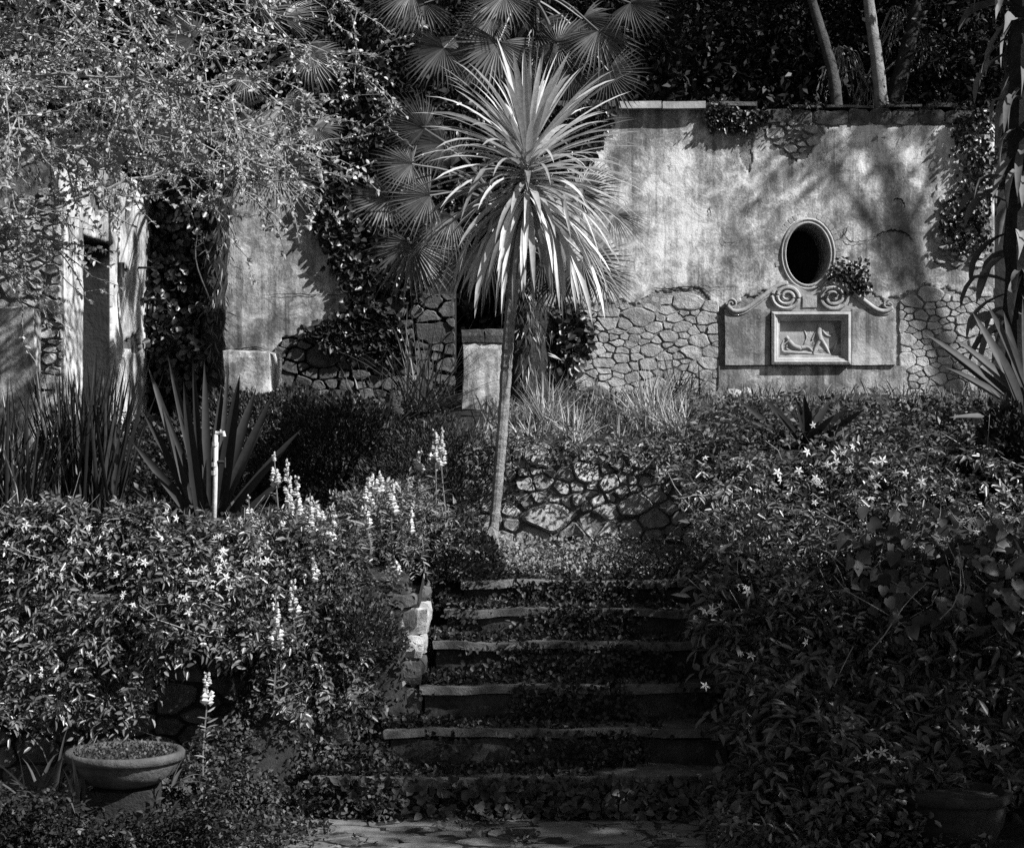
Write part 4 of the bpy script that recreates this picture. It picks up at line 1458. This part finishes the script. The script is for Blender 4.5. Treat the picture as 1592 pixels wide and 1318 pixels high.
P, N = wall_top(420)
tag(build('wall_weeds', sprigs(P, N * .6, 6, .13, (.02, .05), .45, .5, 0), M['leaf_cover_dark'], kind='stuff'), 'dark weeds straggling along the broken top of the long wall', 'weeds')

# ------------------------------------------------------------------ hedges and jasmine
def star(p, n, s, seed):
    """five-petalled star flower"""
    r = random.Random(seed)
    n = unit(n); a = unit(np.cross(n, (0.3, .1, 1))); b = np.cross(n, a)
    V, f = [p + n * s * .12], []
    rot = r.uniform(0, 6.28)
    for k_ in range(5):
        t = rot + k_ * 2 * math.pi / 5
        d, e = a * math.cos(t) + b * math.sin(t), -a * math.sin(t) + b * math.cos(t)
        i = len(V)
        V += [p + d * s * .45 + e * s * .2 + n * s * .1, p + d * s - n * s * .08, p + d * s * .45 - e * s * .2 + n * s * .1]
        f.append((0, i + 2, i + 1, i))
    return G().add(np.array(V), f, r.random())


def flowers(parent, pos, size, seed, nrm=(0.2, -1, .5)):
    pos = list(pos) + [np.asarray(p) + rng.normal(size=3) * np.array([.07, .02, .06]) for p in pos[::2]]
    for i, p in enumerate(pos):
        p = np.asarray(p) + rng.normal(size=3) * np.array([.015, .06, .015])
        build('flower', star(np.asarray(p), np.asarray(nrm) + rng.normal(size=3) * .75, size * RD.uniform(.65, 1.2), seed + i), M['petal'], parent)


def stems(o, P, n, length, mat='twig', down=.6, r=.004):
    g = G()
    for i in rng.integers(0, len(P), n):
        b = P[i]
        d = unit(rng.normal(size=3) * .6 + np.array([0, -.3, down]))
        T = [b - d * length * .6]
        for k_ in range(5):
            d = unit(d + rng.normal(size=3) * .2 + np.array([0, 0, -.05]))
            T.append(T[-1] + d * length / 4)
        tube(g, T, np.linspace(r, r * .5, 6), 3, cap=False)
    build('stems', g, M[mat], o, kind='stuff')


# right-hand hedge over the bank
def hedge_right(label, n, x0, x1, s0, s1, mat, L, seed, thick=.34, name='jasmine_hedge', cut=True, wr=.36):
    x = rng.uniform(x0, x1, n)
    s = s0 + (s1 - s0) * rng.random(n)
    e = rng.random(n) ** .6
    bulge = thick * (.75 + .5 * wob(x, s * 3, 1.6, seed))
    y = 10.3 + 2.75 * s - bulge * e * .75
    z = .02 + 1.80 * s ** .92 + bulge * e * .62 + .07 * wob(x, s, 4, seed)
    if cut:
        k_ = x > 1.16 + .10 * wob(z, y, 3) + .16 * (1 - s) - .1 * e
        x, y, z = x[k_], y[k_], z[k_]
    P = np.stack([x, y, z], 1)
    m = len(P)
    o = thing(name, label, 'hedge', (float(x.mean()), 11, 0))
    build('foliage', sprigs(P, np.array([-.1, -.55, .5]), 9, .22, L, wr, .5), M[mat], o, kind='stuff')
    stems(o, P, 70, .45)
    return o, P


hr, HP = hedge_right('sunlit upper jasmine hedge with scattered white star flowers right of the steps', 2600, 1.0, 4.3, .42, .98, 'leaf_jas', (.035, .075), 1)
fl = [(1281, 692), (1250, 704), (1297, 715), (1278, 722), (1295, 728), (1322, 735), (1348, 714), (1362, 720), (1330, 704), (1375, 720), (1220, 743), (1262, 742), (1258, 753), (1268, 757), (1275, 752),
      (1412, 733), (1415, 767), (1482, 770), (1376, 776), (1230, 793), (1237, 795), (1416, 824), (1440, 808), (1517, 832), (1438, 734), (1098, 712), (1138, 706), (1190, 705), (1110, 830), (1090, 850),
      (1155, 908), (1148, 912), (1122, 940), (1085, 943), (1245, 992), (1165, 915), (1160, 1010), (1095, 1060), (1110, 940), (1102, 905), (1240, 760), (1205, 730), (1180, 760), (1160, 720)]
flowers(hr, [at(a, b, np.clip(13.0 - (b - 700) * .0062, 10.6, 13.0) - .62) for a, b in fl if b < 900], .034, 500)
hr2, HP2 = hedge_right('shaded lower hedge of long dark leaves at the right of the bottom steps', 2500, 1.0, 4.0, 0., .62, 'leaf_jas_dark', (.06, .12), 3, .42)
flowers(hr2, [at(a, b, np.clip(12.6 - (b - 700) * .0045, 9.9, 13.0) - .6) for a, b in fl + [(1494, 1104), (1495, 1128), (1512, 1150), (1530, 1163), (1362, 1178), (1380, 1172), (1375, 1165)] if b >= 900], .034, 600)
n = 300
x = rng.uniform(2.0, 3.5, n); s = .38 + .30 * rng.random(n)
P = np.stack([x, 10.3 + 2.75 * s - .42, .02 + 1.8 * s + .3], 1) + rng.normal(size=(n, 3)) * .07
hv = thing('vine', 'patch of broad heart shaped vine leaves spread over the dark hedge', 'vine', (2.8, 11.1, .7))
HO = np.array([(0, 0), (.16, -.12), (.36, -.06), (.5, .16), (.46, .42), (.28, .72), (0, 1.05), (-.28, .72), (-.46, .42), (-.5, .16), (-.36, -.06), (-.16, -.12)])
D, N = unit(rdir(n, (0, -.5, -.7), 1.6)), rdir(n, (.1, -1, .5), 2.2)
N = unit(N - D * (N * D).sum(1, keepdims=True))
S, sz = np.cross(D, N), rng.uniform(.05, .10, n)[:, None, None]
V = P[:, None] + sz * (S[:, None] * HO[None, :, :1] + D[:, None] * HO[None, :, 1:] + N[:, None] * (.25 * np.abs(HO[None, :, :1]) - .15 * HO[None, :, 1:] ** 2))
Fc = (np.arange(n)[:, None, None] * 12 + np.array([[0, 1, 2, 3], [0, 3, 4, 5], [0, 5, 6, 7], [0, 7, 8, 9], [0, 9, 10, 11]])[None]).reshape(-1, 4)
V, T = V.reshape(-1, 3), np.repeat(rng.random(n), 12)
build('foliage', (V, Fc, T), M['leaf_heart'], hv, kind='stuff')
stems(hv, P, 30, .5)

# left jasmine over the retaining wall
def jas_left(label, px0, px1, py0, py1, n, seed, Y=11.3, th=.3, mat='leaf_jas', fade=1.5, L=(.03, .066)):
    px = rng.uniform(px0, px1, n)
    t = rng.random(n) ** fade
    top = py0 + 14 + 26 * wob(px / 60., px * 0, 1.6, seed) + 18 * wob(px / 14., px * 0, 1.3, seed)
    py = top + (py1 - top) * t
    e = rng.random(n) ** .6
    k_ = rng.random(n) < np.clip(.62 + .75 * wob(px / 45, py / 45, 1.7, seed + 4), .07, 1)
    px, py, t, e = px[k_], py[k_], t[k_], e[k_]
    n = len(px)
    yy = Y + .55 * (1 - t) - e * th * (1 + .4 * wob(px / 60, py / 60, 1.5, seed))
    P = np.stack([(px - 796) * yy / F, yy, EYE - (py - 650) * yy / F], 1)
    o = thing('jasmine_bush', label, 'bush', (float(P[:, 0].mean()), Y + .3, float(ground_z(P[:, 0].mean(), Y + .5))))
    build('foliage', sprigs(P, np.array([.05, -.5, .45]), 9, .2, L, .40, .55), M[mat], o, kind='stuff')
    stems(o, P, 40, .4)
    return o


j1 = jas_left('flowering jasmine spilling over the wall at the far left above the bowl', -40, 240, 795, 1130, 2600, 1, fade=2.7)
j2 = jas_left('flowering jasmine with dense white stars around the foot of the standpipe', 230, 440, 815, 1010, 2300, 2, fade=1.5)
j3 = jas_left('leafy jasmine trailing down beside the snapdragons toward the stairs', 430, 560, 850, 1110, 1400, 3, fade=1.5)
f1 = [(50, 842), (105, 838), (135, 818), (155, 822), (163, 865), (190, 866), (210, 872), (135, 908), (180, 888), (190, 905), (195, 928), (200, 945), (118, 880), (30, 862), (62, 1052), (145, 1012), (60, 905), (12, 905), (75, 890),
      (100, 895), (155, 845), (45, 815), (90, 870), (215, 885), (15, 850)]
f2 = [(252, 838), (290, 806), (271, 806), (330, 828), (343, 829), (372, 841), (283, 890), (288, 930), (292, 945), (340, 878), (352, 870), (345, 888), (362, 872), (365, 900), (378, 893), (322, 885), (335, 870), (400, 898),
      (310, 860), (302, 835), (358, 855), (280, 845), (345, 905), (362, 912), (318, 925), (328, 915), (350, 862), (255, 870), (395, 875)]
flowers(j1, [at(a, b, 10.88) for a, b in f1], .028, 700)
flowers(j2, [at(a, b, 10.88) for a, b in f2], .028, 800)

# ------------------------------------------------------------------ ground cover (nobody could count it)
def cover(label, n, fn, L, mat, name='ground_cover', k=.5, simple=True, wd=.6, shoot=0):
    P, N = fn(n)
    m = len(P)
    if shoot:
        return tag(build(name, sprigs(P, N * .6, shoot, L[1] * 3.2, L, wd, .5, 0, simple=simple), M[mat], kind='stuff'), label, 'ground cover')
    return tag(build(name, leaves(P, rdir(m) + N * k, N + rng.normal(size=(m, 3)) * .55, rng.uniform(*L, m), rng.uniform(*L, m) * wd, .15, .15, simple=simple), M[mat], kind='stuff'), label, 'ground cover')


def over_ground(x0, x1, y0, y1, h, dens=None):
    def fn(n):
        x, y = rng.uniform(x0, x1, n), rng.uniform(y0, y1, n)
        if dens is not None:
            k_ = rng.random(n) < dens(x, y)
            x, y = x[k_], y[k_]
        z = ground_z(x, y) + h * rng.random(len(x)) ** 1.3 * (1 + .8 * wob(x, y, 2.5))
        return np.stack([x, y, z], 1), np.broadcast_to(np.array([.1, -.3, 1.]), (len(x), 3))
    return fn


cover('small leaved ground cover on the bank left of the steps', 11000, over_ground(-2.3, -.6, 10.5, 11.7, .2, lambda x, y: np.clip(.5 + .8 * wob(x, y, 3.5, 1), .04, 1) * sm(-.58, -.76, x)), (.018, .045), 'leaf_cover', shoot=7)
cover('low mat of weeds on the ground round the bowl', 16000, over_ground(-3.2, -.9, 9.7, 10.6, .07, lambda x, y: sm(-.9, -1.6, x)), (.018, .04), 'leaf_cover_dark')
cover('taller weeds crowding round the pedestal block', 900, over_ground(-2.75, -1.45, 9.7, 10.06, .2), (.02, .05), 'leaf_cover_dark', shoot=6, wd=.45)
cover('weeds pushing up between the paving stones', 520, over_ground(-1.5, 1.2, 9.75, 10.6, .02, lambda x, y: np.clip(.2 + wob(x, y, 4), 0, 1)), (.015, .04), 'leaf_cover', shoot=6, wd=.5)
cover('dry leafy cover on the little slope below the dry stone wall', 9000, over_ground(-.42, 1.3, 12.6, 13.2, .12, lambda x, y: np.clip(1.15 - .35 * (x + .4), .45, 1)), (.02, .042), 'leaf_cover_lit')
def grass_fn(n):
    x, y = rng.uniform(-.3, 4.4, n), 13.4 + 4.5 * rng.random(n) ** 1.2
    k_ = rng.random(n) < np.clip(.25 + .9 * wob(x, y, 2.1, 3), .05, 1)
    x, y = x[k_], y[k_]
    return np.stack([x, y, ground_z(x, y)], 1), np.broadcast_to(np.array([.05, -.1, 1.6]), (len(x), 3))


P, N = grass_fn(7000)
tag(build('terrace_grass', leaves(P, N + rng.normal(size=N.shape) * .55, rdir(len(P), (0, -1, .2)), rng.uniform(.05, .2, len(P)), rng.uniform(.005, .010, len(P)), .1, .25), M['leaf_cover_lit'], kind='stuff'), 'thin dry grass growing across the upper terrace', 'grass')
cover('tangled weeds along the lip of the dry stone wall', 330, lambda n: (lambda x: (np.stack([x, rng.uniform(13.12, 13.5, n), 1.96 + .08 * rng.random(n)], 1), np.broadcast_to(np.array([0, -.9, .3]), (n, 3))))(rng.uniform(-.35, 1.5, n)), (.025, .06), 'leaf_cover', shoot=6, wd=.4)
cover('straw coloured weeds on the upper terrace before the long wall', 15000, over_ground(-.2, 4.4, 13.4, 17.9, .06, lambda x, y: .55 + .45 * wob(x, y, 1.3)), (.02, .06), 'leaf_cover_lit', wd=.3)
cover('dark low plants covering the left terrace', 30000, over_ground(-4.6, -.5, 12.3, 17.8, .16), (.03, .06), 'leaf_cover_dark')
cover('weedy edge behind the right hand hedge', 3600, over_ground(1.3, 4.4, 12.6, 15.2, .14), (.03, .07), 'leaf_cover', shoot=6, wd=.45)


def on_steps(n):
    P, N = [], []
    for i, z in enumerate(TOPS):
        zl = TOPS[i - 1] if i else 0
        y0 = 10.65 + .35 * i
        m = n // 6
        x = rng.uniform(LEFT[i], 1.3, m)
        dens = np.clip(.26 + .75 * wob(x, x * 0 + i * 3.7, 2.4, i) + (.3 if i == 0 else 0), 0.02, 1)
        k_ = rng.random(m) < dens
        x = x[k_]
        v = rng.random(len(x)) ** 1.2
        P.append(np.stack([x, y0 - .03 - .10 * rng.random(len(x)) * (1 - v), zl + (z - zl) * .92 * v + .01], 1))
        N.append(np.broadcast_to(np.array([0, -1., .7]), (len(x), 3)))
        m2 = m // 2                                   # a little on the tread corners too
        x = LEFT[i] + rng.random(m2) ** 1.7 * 1.6
        P.append(np.stack([x, y0 + .05 + .3 * rng.random(m2), z + .05 * rng.random(m2) * np.exp(-(x - LEFT[i]) * 2)], 1))
        N.append(np.broadcast_to(np.array([0, -.2, 1.]), (m2, 3)))
    return np.concatenate(P), np.concatenate(N)


cover('small creeping plants growing on the risers of the steps', 19000, on_steps, (.02, .045), 'leaf_cover_dark', 'creeping_plants', simple=False, wd=.75)


def foot(n):
    x = rng.uniform(-.95, 1.3, n)
    k_ = rng.random(n) < .55 + .45 * wob(x, x * 0, 2)
    x = x[k_]
    v = rng.random(len(x)) ** 1.3
    return np.stack([x, 10.60 - .14 * (1 - v) * rng.random(len(x)), .02 + .17 * v], 1), np.broadcast_to(np.array([0, -1., .6]), (len(x), 3))


cover('round leaved creeper along the lowest riser', 1500, foot, (.04, .075), 'leaf_cover', 'creeping_plants', simple=False, wd=.9)
cover('fringe of leaves along the foot of the right hedge', 5200, over_ground(1.0, 2.4, 9.7, 10.7, .2), (.03, .07), 'leaf_jas_dark', simple=False, wd=.5)


def bowl_top(n):
    a, r = rng.uniform(0, 6.28, n), .27 * rng.random(n) ** .5
    return np.stack([bc[0] + r * np.cos(a), 10.2 + r * np.sin(a), bc[2] - .02 + .03 * rng.random(n)], 1), np.broadcast_to(np.array([0, 0, 1.]), (n, 3))


cover('tiny plants sprouting in the shallow bowl', 900, bowl_top, (.012, .03), 'leaf_cover', 'seedlings')

# rosemary mound and shrubs on the left terrace
def mound(name, label, cat, px, py, Y, rx, ry, rz, n, L, wd, mat, up=.5):
    c = at(px, py, Y)
    d = unit(rng.normal(size=(n, 3)))
    d[:, 2] = np.abs(d[:, 2])
    rr = .55 + .45 * rng.random(n) ** .5
    P = c + d * np.array([rx, ry, rz]) * rr[:, None] * (1 + .14 * wob(d[:, 0] * 3, d[:, 2] * 3 + d[:, 1], 1.5))[:, None]
    o = thing(name, label, cat, c)
    if mat == 'leaf_mint':
        build('foliage', sprigs(P[:n // 9], unit(d[:n // 9] + np.array([0, -.2, .9])), 10, .17, (L[0] * 1.2, L[1]), .3, .25), M[mat], o, kind='stuff')
    else:
        build('foliage', leaves(P, d + np.array([0, 0, up]) + rng.normal(size=(n, 3)) * .5, rdir(n, (0, -.3, 1)), rng.uniform(*L, n), rng.uniform(*wd, n), .1, .1, simple=True), M[mat], o, kind='stuff')
    g = G()
    for k_ in range(14):
        dd = unit(np.array([RD.uniform(-1, 1), RD.uniform(-1, 1), RD.uniform(.3, 1)]))
        tube(g, [c, c + dd * np.array([rx, ry, rz]) * .5, c + dd * np.array([rx, ry, rz]) * .85], [.012, .008, .004], 4)
    build('stems', g, M['bark'], o)
    return o


mound('rosemary_bush', 'dense dark rosemary mound left of the leaning trunk', 'bush', 672, 790, 13.4, .56, .5, .62, 15000, (.02, .045), (.005, .011), 'rosemary')
mound('dark_shrub', 'dark low shrub between the big agave and the rosemary mound', 'shrub', 520, 770, 14.2, .65, .5, .72, 9000, (.025, .06), (.012, .025), 'leaf_cover_dark')
mound('dark_shrub', 'spreading dark shrub in front of the ivy hung wall', 'shrub', 420, 700, 15.6, .9, .6, .5, 9000, (.025, .06), (.012, .025), 'leaf_cover_dark')
mound('leafy_shrub', 'sunlit leafy shrub beneath the group of four snapdragons', 'shrub', 600, 870, 12.4, .52, .4, .42, 6500, (.025, .06), (.01, .02), 'leaf_mint')
mound('leafy_shrub', 'pale leafy shrub below the tall pair of snapdragons', 'shrub', 450, 900, 12.1, .36, .35, .38, 3600, (.025, .06), (.01, .02), 'leaf_mint')
mound('dark_shrub', 'small dark shrub in the hollow beside the top step', 'shrub', 700, 900, 12.4, .34, .3, .42, 4500, (.02, .045), (.012, .025), 'leaf_cover_dark')
mound('dark_shrub', 'dark shrub massed under the dead leaves of the right hand palm', 'shrub', 1600, 820, 12.9, .5, .5, .85, 8000, (.04, .09), (.02, .04), 'leaf_wood')
mound('leafy_shrub', 'low shrub on the bank edge by the left end of the middle steps', 'shrub', 560, 1010, 11.3, .26, .26, .34, 4500, (.018, .04), (.012, .024), 'leaf_cover')

# ------------------------------------------------------------------ strap-leaved plants, each leaf a part
def tuft(name, label, cat, px, py, Y, n, L, w, mat, spread=60, droop=.6, fold=.3, lean=(0, 0), el=None, stray=0., prof=None, segs=6):
    if Y is None: Y = on_ground(px, py)
    b = at(px, py, Y)
    o = thing(name, label, cat, b)
    for i in range(n):
        az = RD.uniform(0, 2 * math.pi)
        e = math.radians(90 - spread * RD.random() ** .7) if el is None else math.radians(RD.uniform(*el))
        d = np.array([math.cos(e) * math.cos(az) + lean[0], math.cos(e) * math.sin(az) * .8 + lean[1], math.sin(e)])
        off = np.array([RD.uniform(-1, 1), RD.uniform(-1, 1), 0]) * stray
        kink = (RD.uniform(.5, .8), RD.uniform(.8, 2.)) if RD.random() < .08 else None
        V, f = strap(b + off, d, RD.uniform(*L), RD.uniform(*w), droop * RD.uniform(.5, 1.4), segs, fold, RD.uniform(-.5, .5), prof, kink=kink)
        build('leaf', G().add(V, f), M[mat], o, smooth=True)
    return o


sword = lambda s: (.7 + .3 * min(1, s * 2.5)) * max(0, 1 - s ** 4) ** .9
tuft('flax_clump', 'tall dark upright flax clump in front of the sunlit doorway wall', 'flax', 135, 810, 13.2, 170, (.7, 1.2), (.018, .030), 'flax', 26, .12, .4, (0, 0), None, .22, sword)
tuft('flax_clump', 'dark flax clump leaning at the left edge of the garden', 'flax', 10, 830, 12.9, 90, (.7, 1.1), (.018, .030), 'flax', 34, .3, .4, (0, 0), None, .2, sword)
ag = thing('agave', 'large dark agave with broad stiff leaves behind the standpipe', 'agave', at(325, 850, 12.9))
for px, py, w_ in ((235, 575, .07), (262, 560, .06), (285, 600, .075), (318, 570, .07), (345, 600, .09), (372, 590, .1), (398, 610, .09), (425, 610, .08), (468, 672, .08), (205, 690, .06), (222, 640, .06),
                   (300, 565, .05), (255, 640, .05), (440, 700, .07), (200, 760, .05), (455, 740, .05), (355, 570, .05), (280, 650, .06), (410, 660, .08)):
    b = at(325 + RD.uniform(-12, 12), 850, 12.9 + RD.uniform(-.1, .15))
    e = at(px, py, 12.9 + RD.uniform(-.35, .35))
    V, f = strap(b, e - b + np.array([0, 0, .06]), np.linalg.norm(e - b) * 1.03, w_ * RD.uniform(.8, 1.15), RD.uniform(.05, .3), 7, .6, RD.uniform(-.3, .3), sword, up=(0, -.9, .3))
    build('leaf', G().add(V, f), M['agave'], ag, smooth=True)
yu = thing('yucca', 'dark spiky yucca rosette on the terrace below the carved panel', 'yucca', at(1250, 704, 13.3))
for px, py, w_ in ((1148, 628, .05), (1185, 622, .06), (1205, 640, .07), (1218, 632, .06), (1236, 622, .06), (1250, 618, .07), (1262, 640, .05), (1292, 628, .07), (1300, 650, .06), (1318, 640, .06), (1345, 642, .06),
                   (1338, 668, .05), (1165, 660, .05), (1200, 690, .05), (1290, 690, .06), (1275, 660, .06), (1225, 660, .06), (1330, 690, .05), (1170, 700, .04)):
    b = at(1250 + RD.uniform(-10, 10), 704, 13.3)
    e = at(px, py, 13.3 + RD.uniform(-.35, .3))
    V, f = strap(b, e - b + np.array([0, 0, .05]), np.linalg.norm(e - b) * 1.03, w_, .15, 6, .4, 0, sword, up=(0, -.8, .4))
    build('leaf', G().add(V, f), M['agave'], yu, smooth=True)
tuft('grass_clump', 'large dark fountain of grass in front of the pale square pier', 'grass clump', 655, 640, 15.3, 130, (.5, .95), (.010, .018), 'grass_dark', 75, .9, .3, (0, 0), None, .16)
tuft('grass_clump', 'dark arching grass clump at the edge of the rosemary mound', 'grass clump', 580, 690, 14.6, 70, (.4, .8), (.010, .018), 'grass_dark', 75, .8, .3, (-.2, 0), None, .14)
for l, px, py, Y, n, L in (('straw coloured grass tuft right of the leaning trunk', 850, 662, None, 90, (.28, .5)), ('tall straw coloured grass tuft at the right of the dark boulder', 1012, 672, None, 130, (.32, .68)),
                           ('straw coloured grass tuft nearest the hedge', 1056, 682, None, 80, (.25, .46)), ('thin pale grass tuft on the edge of the dry stone wall', 893, 690, None, 44, (.2, .38)),
                           ('small pale grass tuft hanging over the left part of the dry stone wall', 820, 689, None, 34, (.14, .26)), ('pale grass tuft on the wall edge left of the tall tuft', 975, 648, None, 30, (.2, .4))):
    tuft('grass_tuft', l, 'grass tuft', px, py, Y, n, L, (.008, .014), 'grass_lit', 55, .7, .3, (0, 0), None, .07, None, 5)
tuft('strap_leaf_plant', 'plant with arching strap leaves at the left foot of the bowl', 'plant', 70, 1262, 10.2, 30, (.3, .58), (.022, .036), 'strap', 80, 1.1, .3, (0, -.1), None, .1)
tuft('strap_leaf_plant', 'small strap leaved plant standing against the side of the bowl', 'plant', 118, 1250, 10.05, 12, (.22, .36), (.02, .03), 'strap', 40, .9, .3, (0, 0), None, .05)
tuft('strap_leaf_plant', 'strap leaved plant curling under the right rim of the bowl', 'plant', 262, 1225, 10.1, 9, (.14, .24), (.018, .028), 'strap', 70, 1.6, .3, (.2, 0), None, .03)
tuft('strap_leaf_plant', 'drooping strap leaves at the foot of the tall dark flax', 'plant', 105, 830, 12.0, 12, (.25, .4), (.02, .03), 'strap', 70, 1.6, .3, (.1, -.2), None, .06)
tuft('bromeliad', 'dark spiky rosette at the foot of the wall left of the straw grass', 'plant', 870, 616, None, 34, (.2, .4), (.03, .045), 'agave', 75, .5, .3, (0, 0), None, .08)
tuft('grass_tuft', 'dark grass tuft under the rubble stones left of the carved panel', 'grass tuft', 1060, 622, None, 50, (.25, .5), (.012, .02), 'grass_dark', 65, .6, .3, (0, 0), None, .15, None, 5)

# right-hand palm with a skirt of dead leaves
rb = at(1592, 560, 14.6)
rp = thing('yucca_tree', 'shaggy yucca tree trunk clothed in dead hanging leaves at the right edge', 'tree', rb)
P = curve([at(1592, 700, 14.6), at(1588, 480, 14.6), at(1590, 260, 14.6), at(1596, 40, 14.6), at(1600, -120, 14.6)], 24)
g = G(); tube(g, P, .13 * (1 + .1 * np.sin(np.arange(len(P)) * 2)), 12)
build('trunk', g, M['palm_fibre'], rp)
for i in range(95):
    k_ = RD.randrange(6, len(P))
    a = RD.uniform(0, 6.28)
    d = np.array([math.cos(a), math.sin(a) - .2, RD.uniform(-.9, .5)])
    V, f = strap(P[k_] + unit(d) * .1, d, RD.uniform(.3, .62), RD.uniform(.05, .10), RD.uniform(1.5, 4), 6, .5, RD.uniform(-2, 2), sword, kink=(RD.uniform(.3, .6), RD.uniform(.5, 2)))
    build('dead_leaf', G().add(V, f), M['dead'], rp, smooth=True)
ry = thing('yucca', 'broad sword leaved yucca leaning in from the right edge before the wall', 'yucca', at(1600, 650, 13.6))
for px, py, w_ in ((1440, 525, .07), (1462, 545, .09), (1485, 535, .09), (1512, 492, .08), (1535, 480, .08), (1560, 490, .08), (1590, 470, .08), (1500, 600, .07), (1470, 580, .08), (1610, 520, .08), (1545, 540, .1), (1480, 660, .05), (1640, 520, .09)):
    b = at(1600 + RD.uniform(-8, 14), 655 + RD.uniform(-12, 10), 13.6)
    e = at(px, py, 13.6 + RD.uniform(-.4, .3))
    V, f = strap(b, e - b + np.array([0, 0, .08]), np.linalg.norm(e - b) * 1.04, w_, .2, 7, .4, 0, sword, up=(0, -.7, .6))
    build('leaf', G().add(V, f), M['strap'], ry, smooth=True)

# ------------------------------------------------------------------ snapdragons
def snapdragon(label, px, py, py1, Y, seed):
    r = random.Random(seed)
    Y -= .25
    top, bot = at(px, py, Y), at(px + r.uniform(-5, 5), py1, Y)
    zg = float(ground_z(bot[0], Y)) + .05
    base = np.array([bot[0] + r.uniform(-.03, .03), Y, min(zg, bot[2] - .15)])
    o = thing('snapdragon', label, 'flower', base, 'white snapdragons in the left bed')
    P = curve([base, (base + bot) / 2 + np.array([r.uniform(-.02, .02), 0, 0]), bot, top], 15)
    g = G(); tube(g, P, np.linspace(.006, .003, len(P)), 5)
    build('stem', g, M['leaf_mint'], o)
    g = G()
    n = max(7, int((py1 - py) / 2.6))
    for i in range(n):
        t = (i + r.random()) / n
        if r.random() < .22: continue
        p = bot * (1 - t) + top * t + np.array([r.uniform(-1, 1), r.uniform(-1, 1), 0]) * .006
        a = i * 2.4 + r.uniform(-.5, .5)
        s = (.021 * (1 - .78 * t) + .003) * r.uniform(.75, 1.35)
        out = np.array([math.cos(a), math.sin(a), .25])
        u_ = unit(np.cross(out, (0, 0, 1)))
        for k_, (dz, sc) in enumerate(((.35, 1.), (-.45, 1.15))):      # upper and lower lip
            c = p + out * s * .9 + np.array([0, 0, dz * s])
            V = [c + out * s * .9 * sc, c + u_ * s * sc * .9, c + np.array([0, 0, s * .8]), c - u_ * s * sc * .9, c - np.array([0, 0, s * .8]), p]
            g.add(V, [(0, 1, 2), (0, 2, 3), (0, 3, 4), (0, 4, 1), (5, 2, 1), (5, 3, 2), (5, 4, 3), (5, 1, 4)], r.random())
    build('flower_spike', g, M['petal'], o, kind='stuff')
    n = 46
    t = rng.random(n)
    p = base + (bot - base) * t[:, None]
    a = rng.uniform(0, 6.28, n)
    d = np.stack([np.cos(a), np.sin(a), np.full(n, .5)], 1)
    build('foliage', leaves(p, d, rdir(n, (0, 0, 1), 2), rng.uniform(.04, .075, n), .012, .2, .2), M['leaf_mint'], o, kind='stuff')


SD = [('slender white snapdragon rising close to the right side of the standpipe', 386, 770, 830, 12.1), ('tall white snapdragon in the gap between the tall pair and the dense column', 462, 740, 800, 12.1),
      ('ragged white snapdragon standing over the left edge of the pale leafy shrub', 415, 842, 900, 11.7), ('white snapdragon leaning over the jasmine at the right end of the wall', 520, 800, 845, 11.9), ('half faded white snapdragon low on the bank side of the jasmine', 455, 900, 950, 11.4), ('white snapdragon directly below the dense column, short and thick', 488, 862, 905, 11.6),
      ('thin white snapdragon between the group of four and the leaning trunk', 640, 790, 825, 12.3), ('white snapdragon at the lower right of the leafy shrub by the trunk', 614, 868, 892, 11.9),
      ('lone white snapdragon highest on the dark bed, above the rosemary mound', 615, 606, 642, 13.9), ('short white snapdragon left of the bright pair on the rosemary mound', 655, 696, 730, 12.9),
      ('bright white snapdragon on the rosemary mound, left of a pair', 676, 668, 715, 12.9), ('bright white snapdragon on the rosemary mound, right of a pair', 687, 665, 728, 12.8),
      ('white snapdragon leftmost in the group of four over the leafy shrub', 572, 742, 784, 12.4), ('small white snapdragon second in the group of four over the leafy shrub', 579, 734, 760, 12.5),
      ('white snapdragon third in the group of four over the leafy shrub', 590, 733, 770, 12.4), ('thick white snapdragon rightmost in the group of four over the leafy shrub', 611, 746, 796, 12.3),
      ('low white snapdragon beneath the group of four', 566, 786, 815, 12.2), ('tallest white snapdragon right of the agave, left of its pair', 426, 703, 756, 12.2),
      ('tall white snapdragon right of the agave, right of its pair', 446, 712, 800, 12.2), ('dense white snapdragon column midway between agave and rosemary', 482, 766, 832, 12.0),
      ('stubby white snapdragon just right of the dense column', 497, 786, 808, 12.1), ('thin white snapdragon near the standpipe, leftmost of the bed', 400, 806, 838, 11.9),
      ('low white snapdragon under the dense column', 477, 842, 872, 11.8), ('white snapdragon hanging low over the dark wall above the bank', 428, 925, 1008, 11.2),
      ('lone white snapdragon in front of the dark wall beside the bowl', 321, 1045, 1092, 10.8), ('second slim snapdragon under the stubby one by the leafy shrub', 503, 820, 850, 11.9),
      ('faint small snapdragon beside the middle of the pale leafy shrub', 440, 805, 850, 12.0)]
for i, (l, *a) in enumerate(SD):
    snapdragon(l, *a, 900 + i)
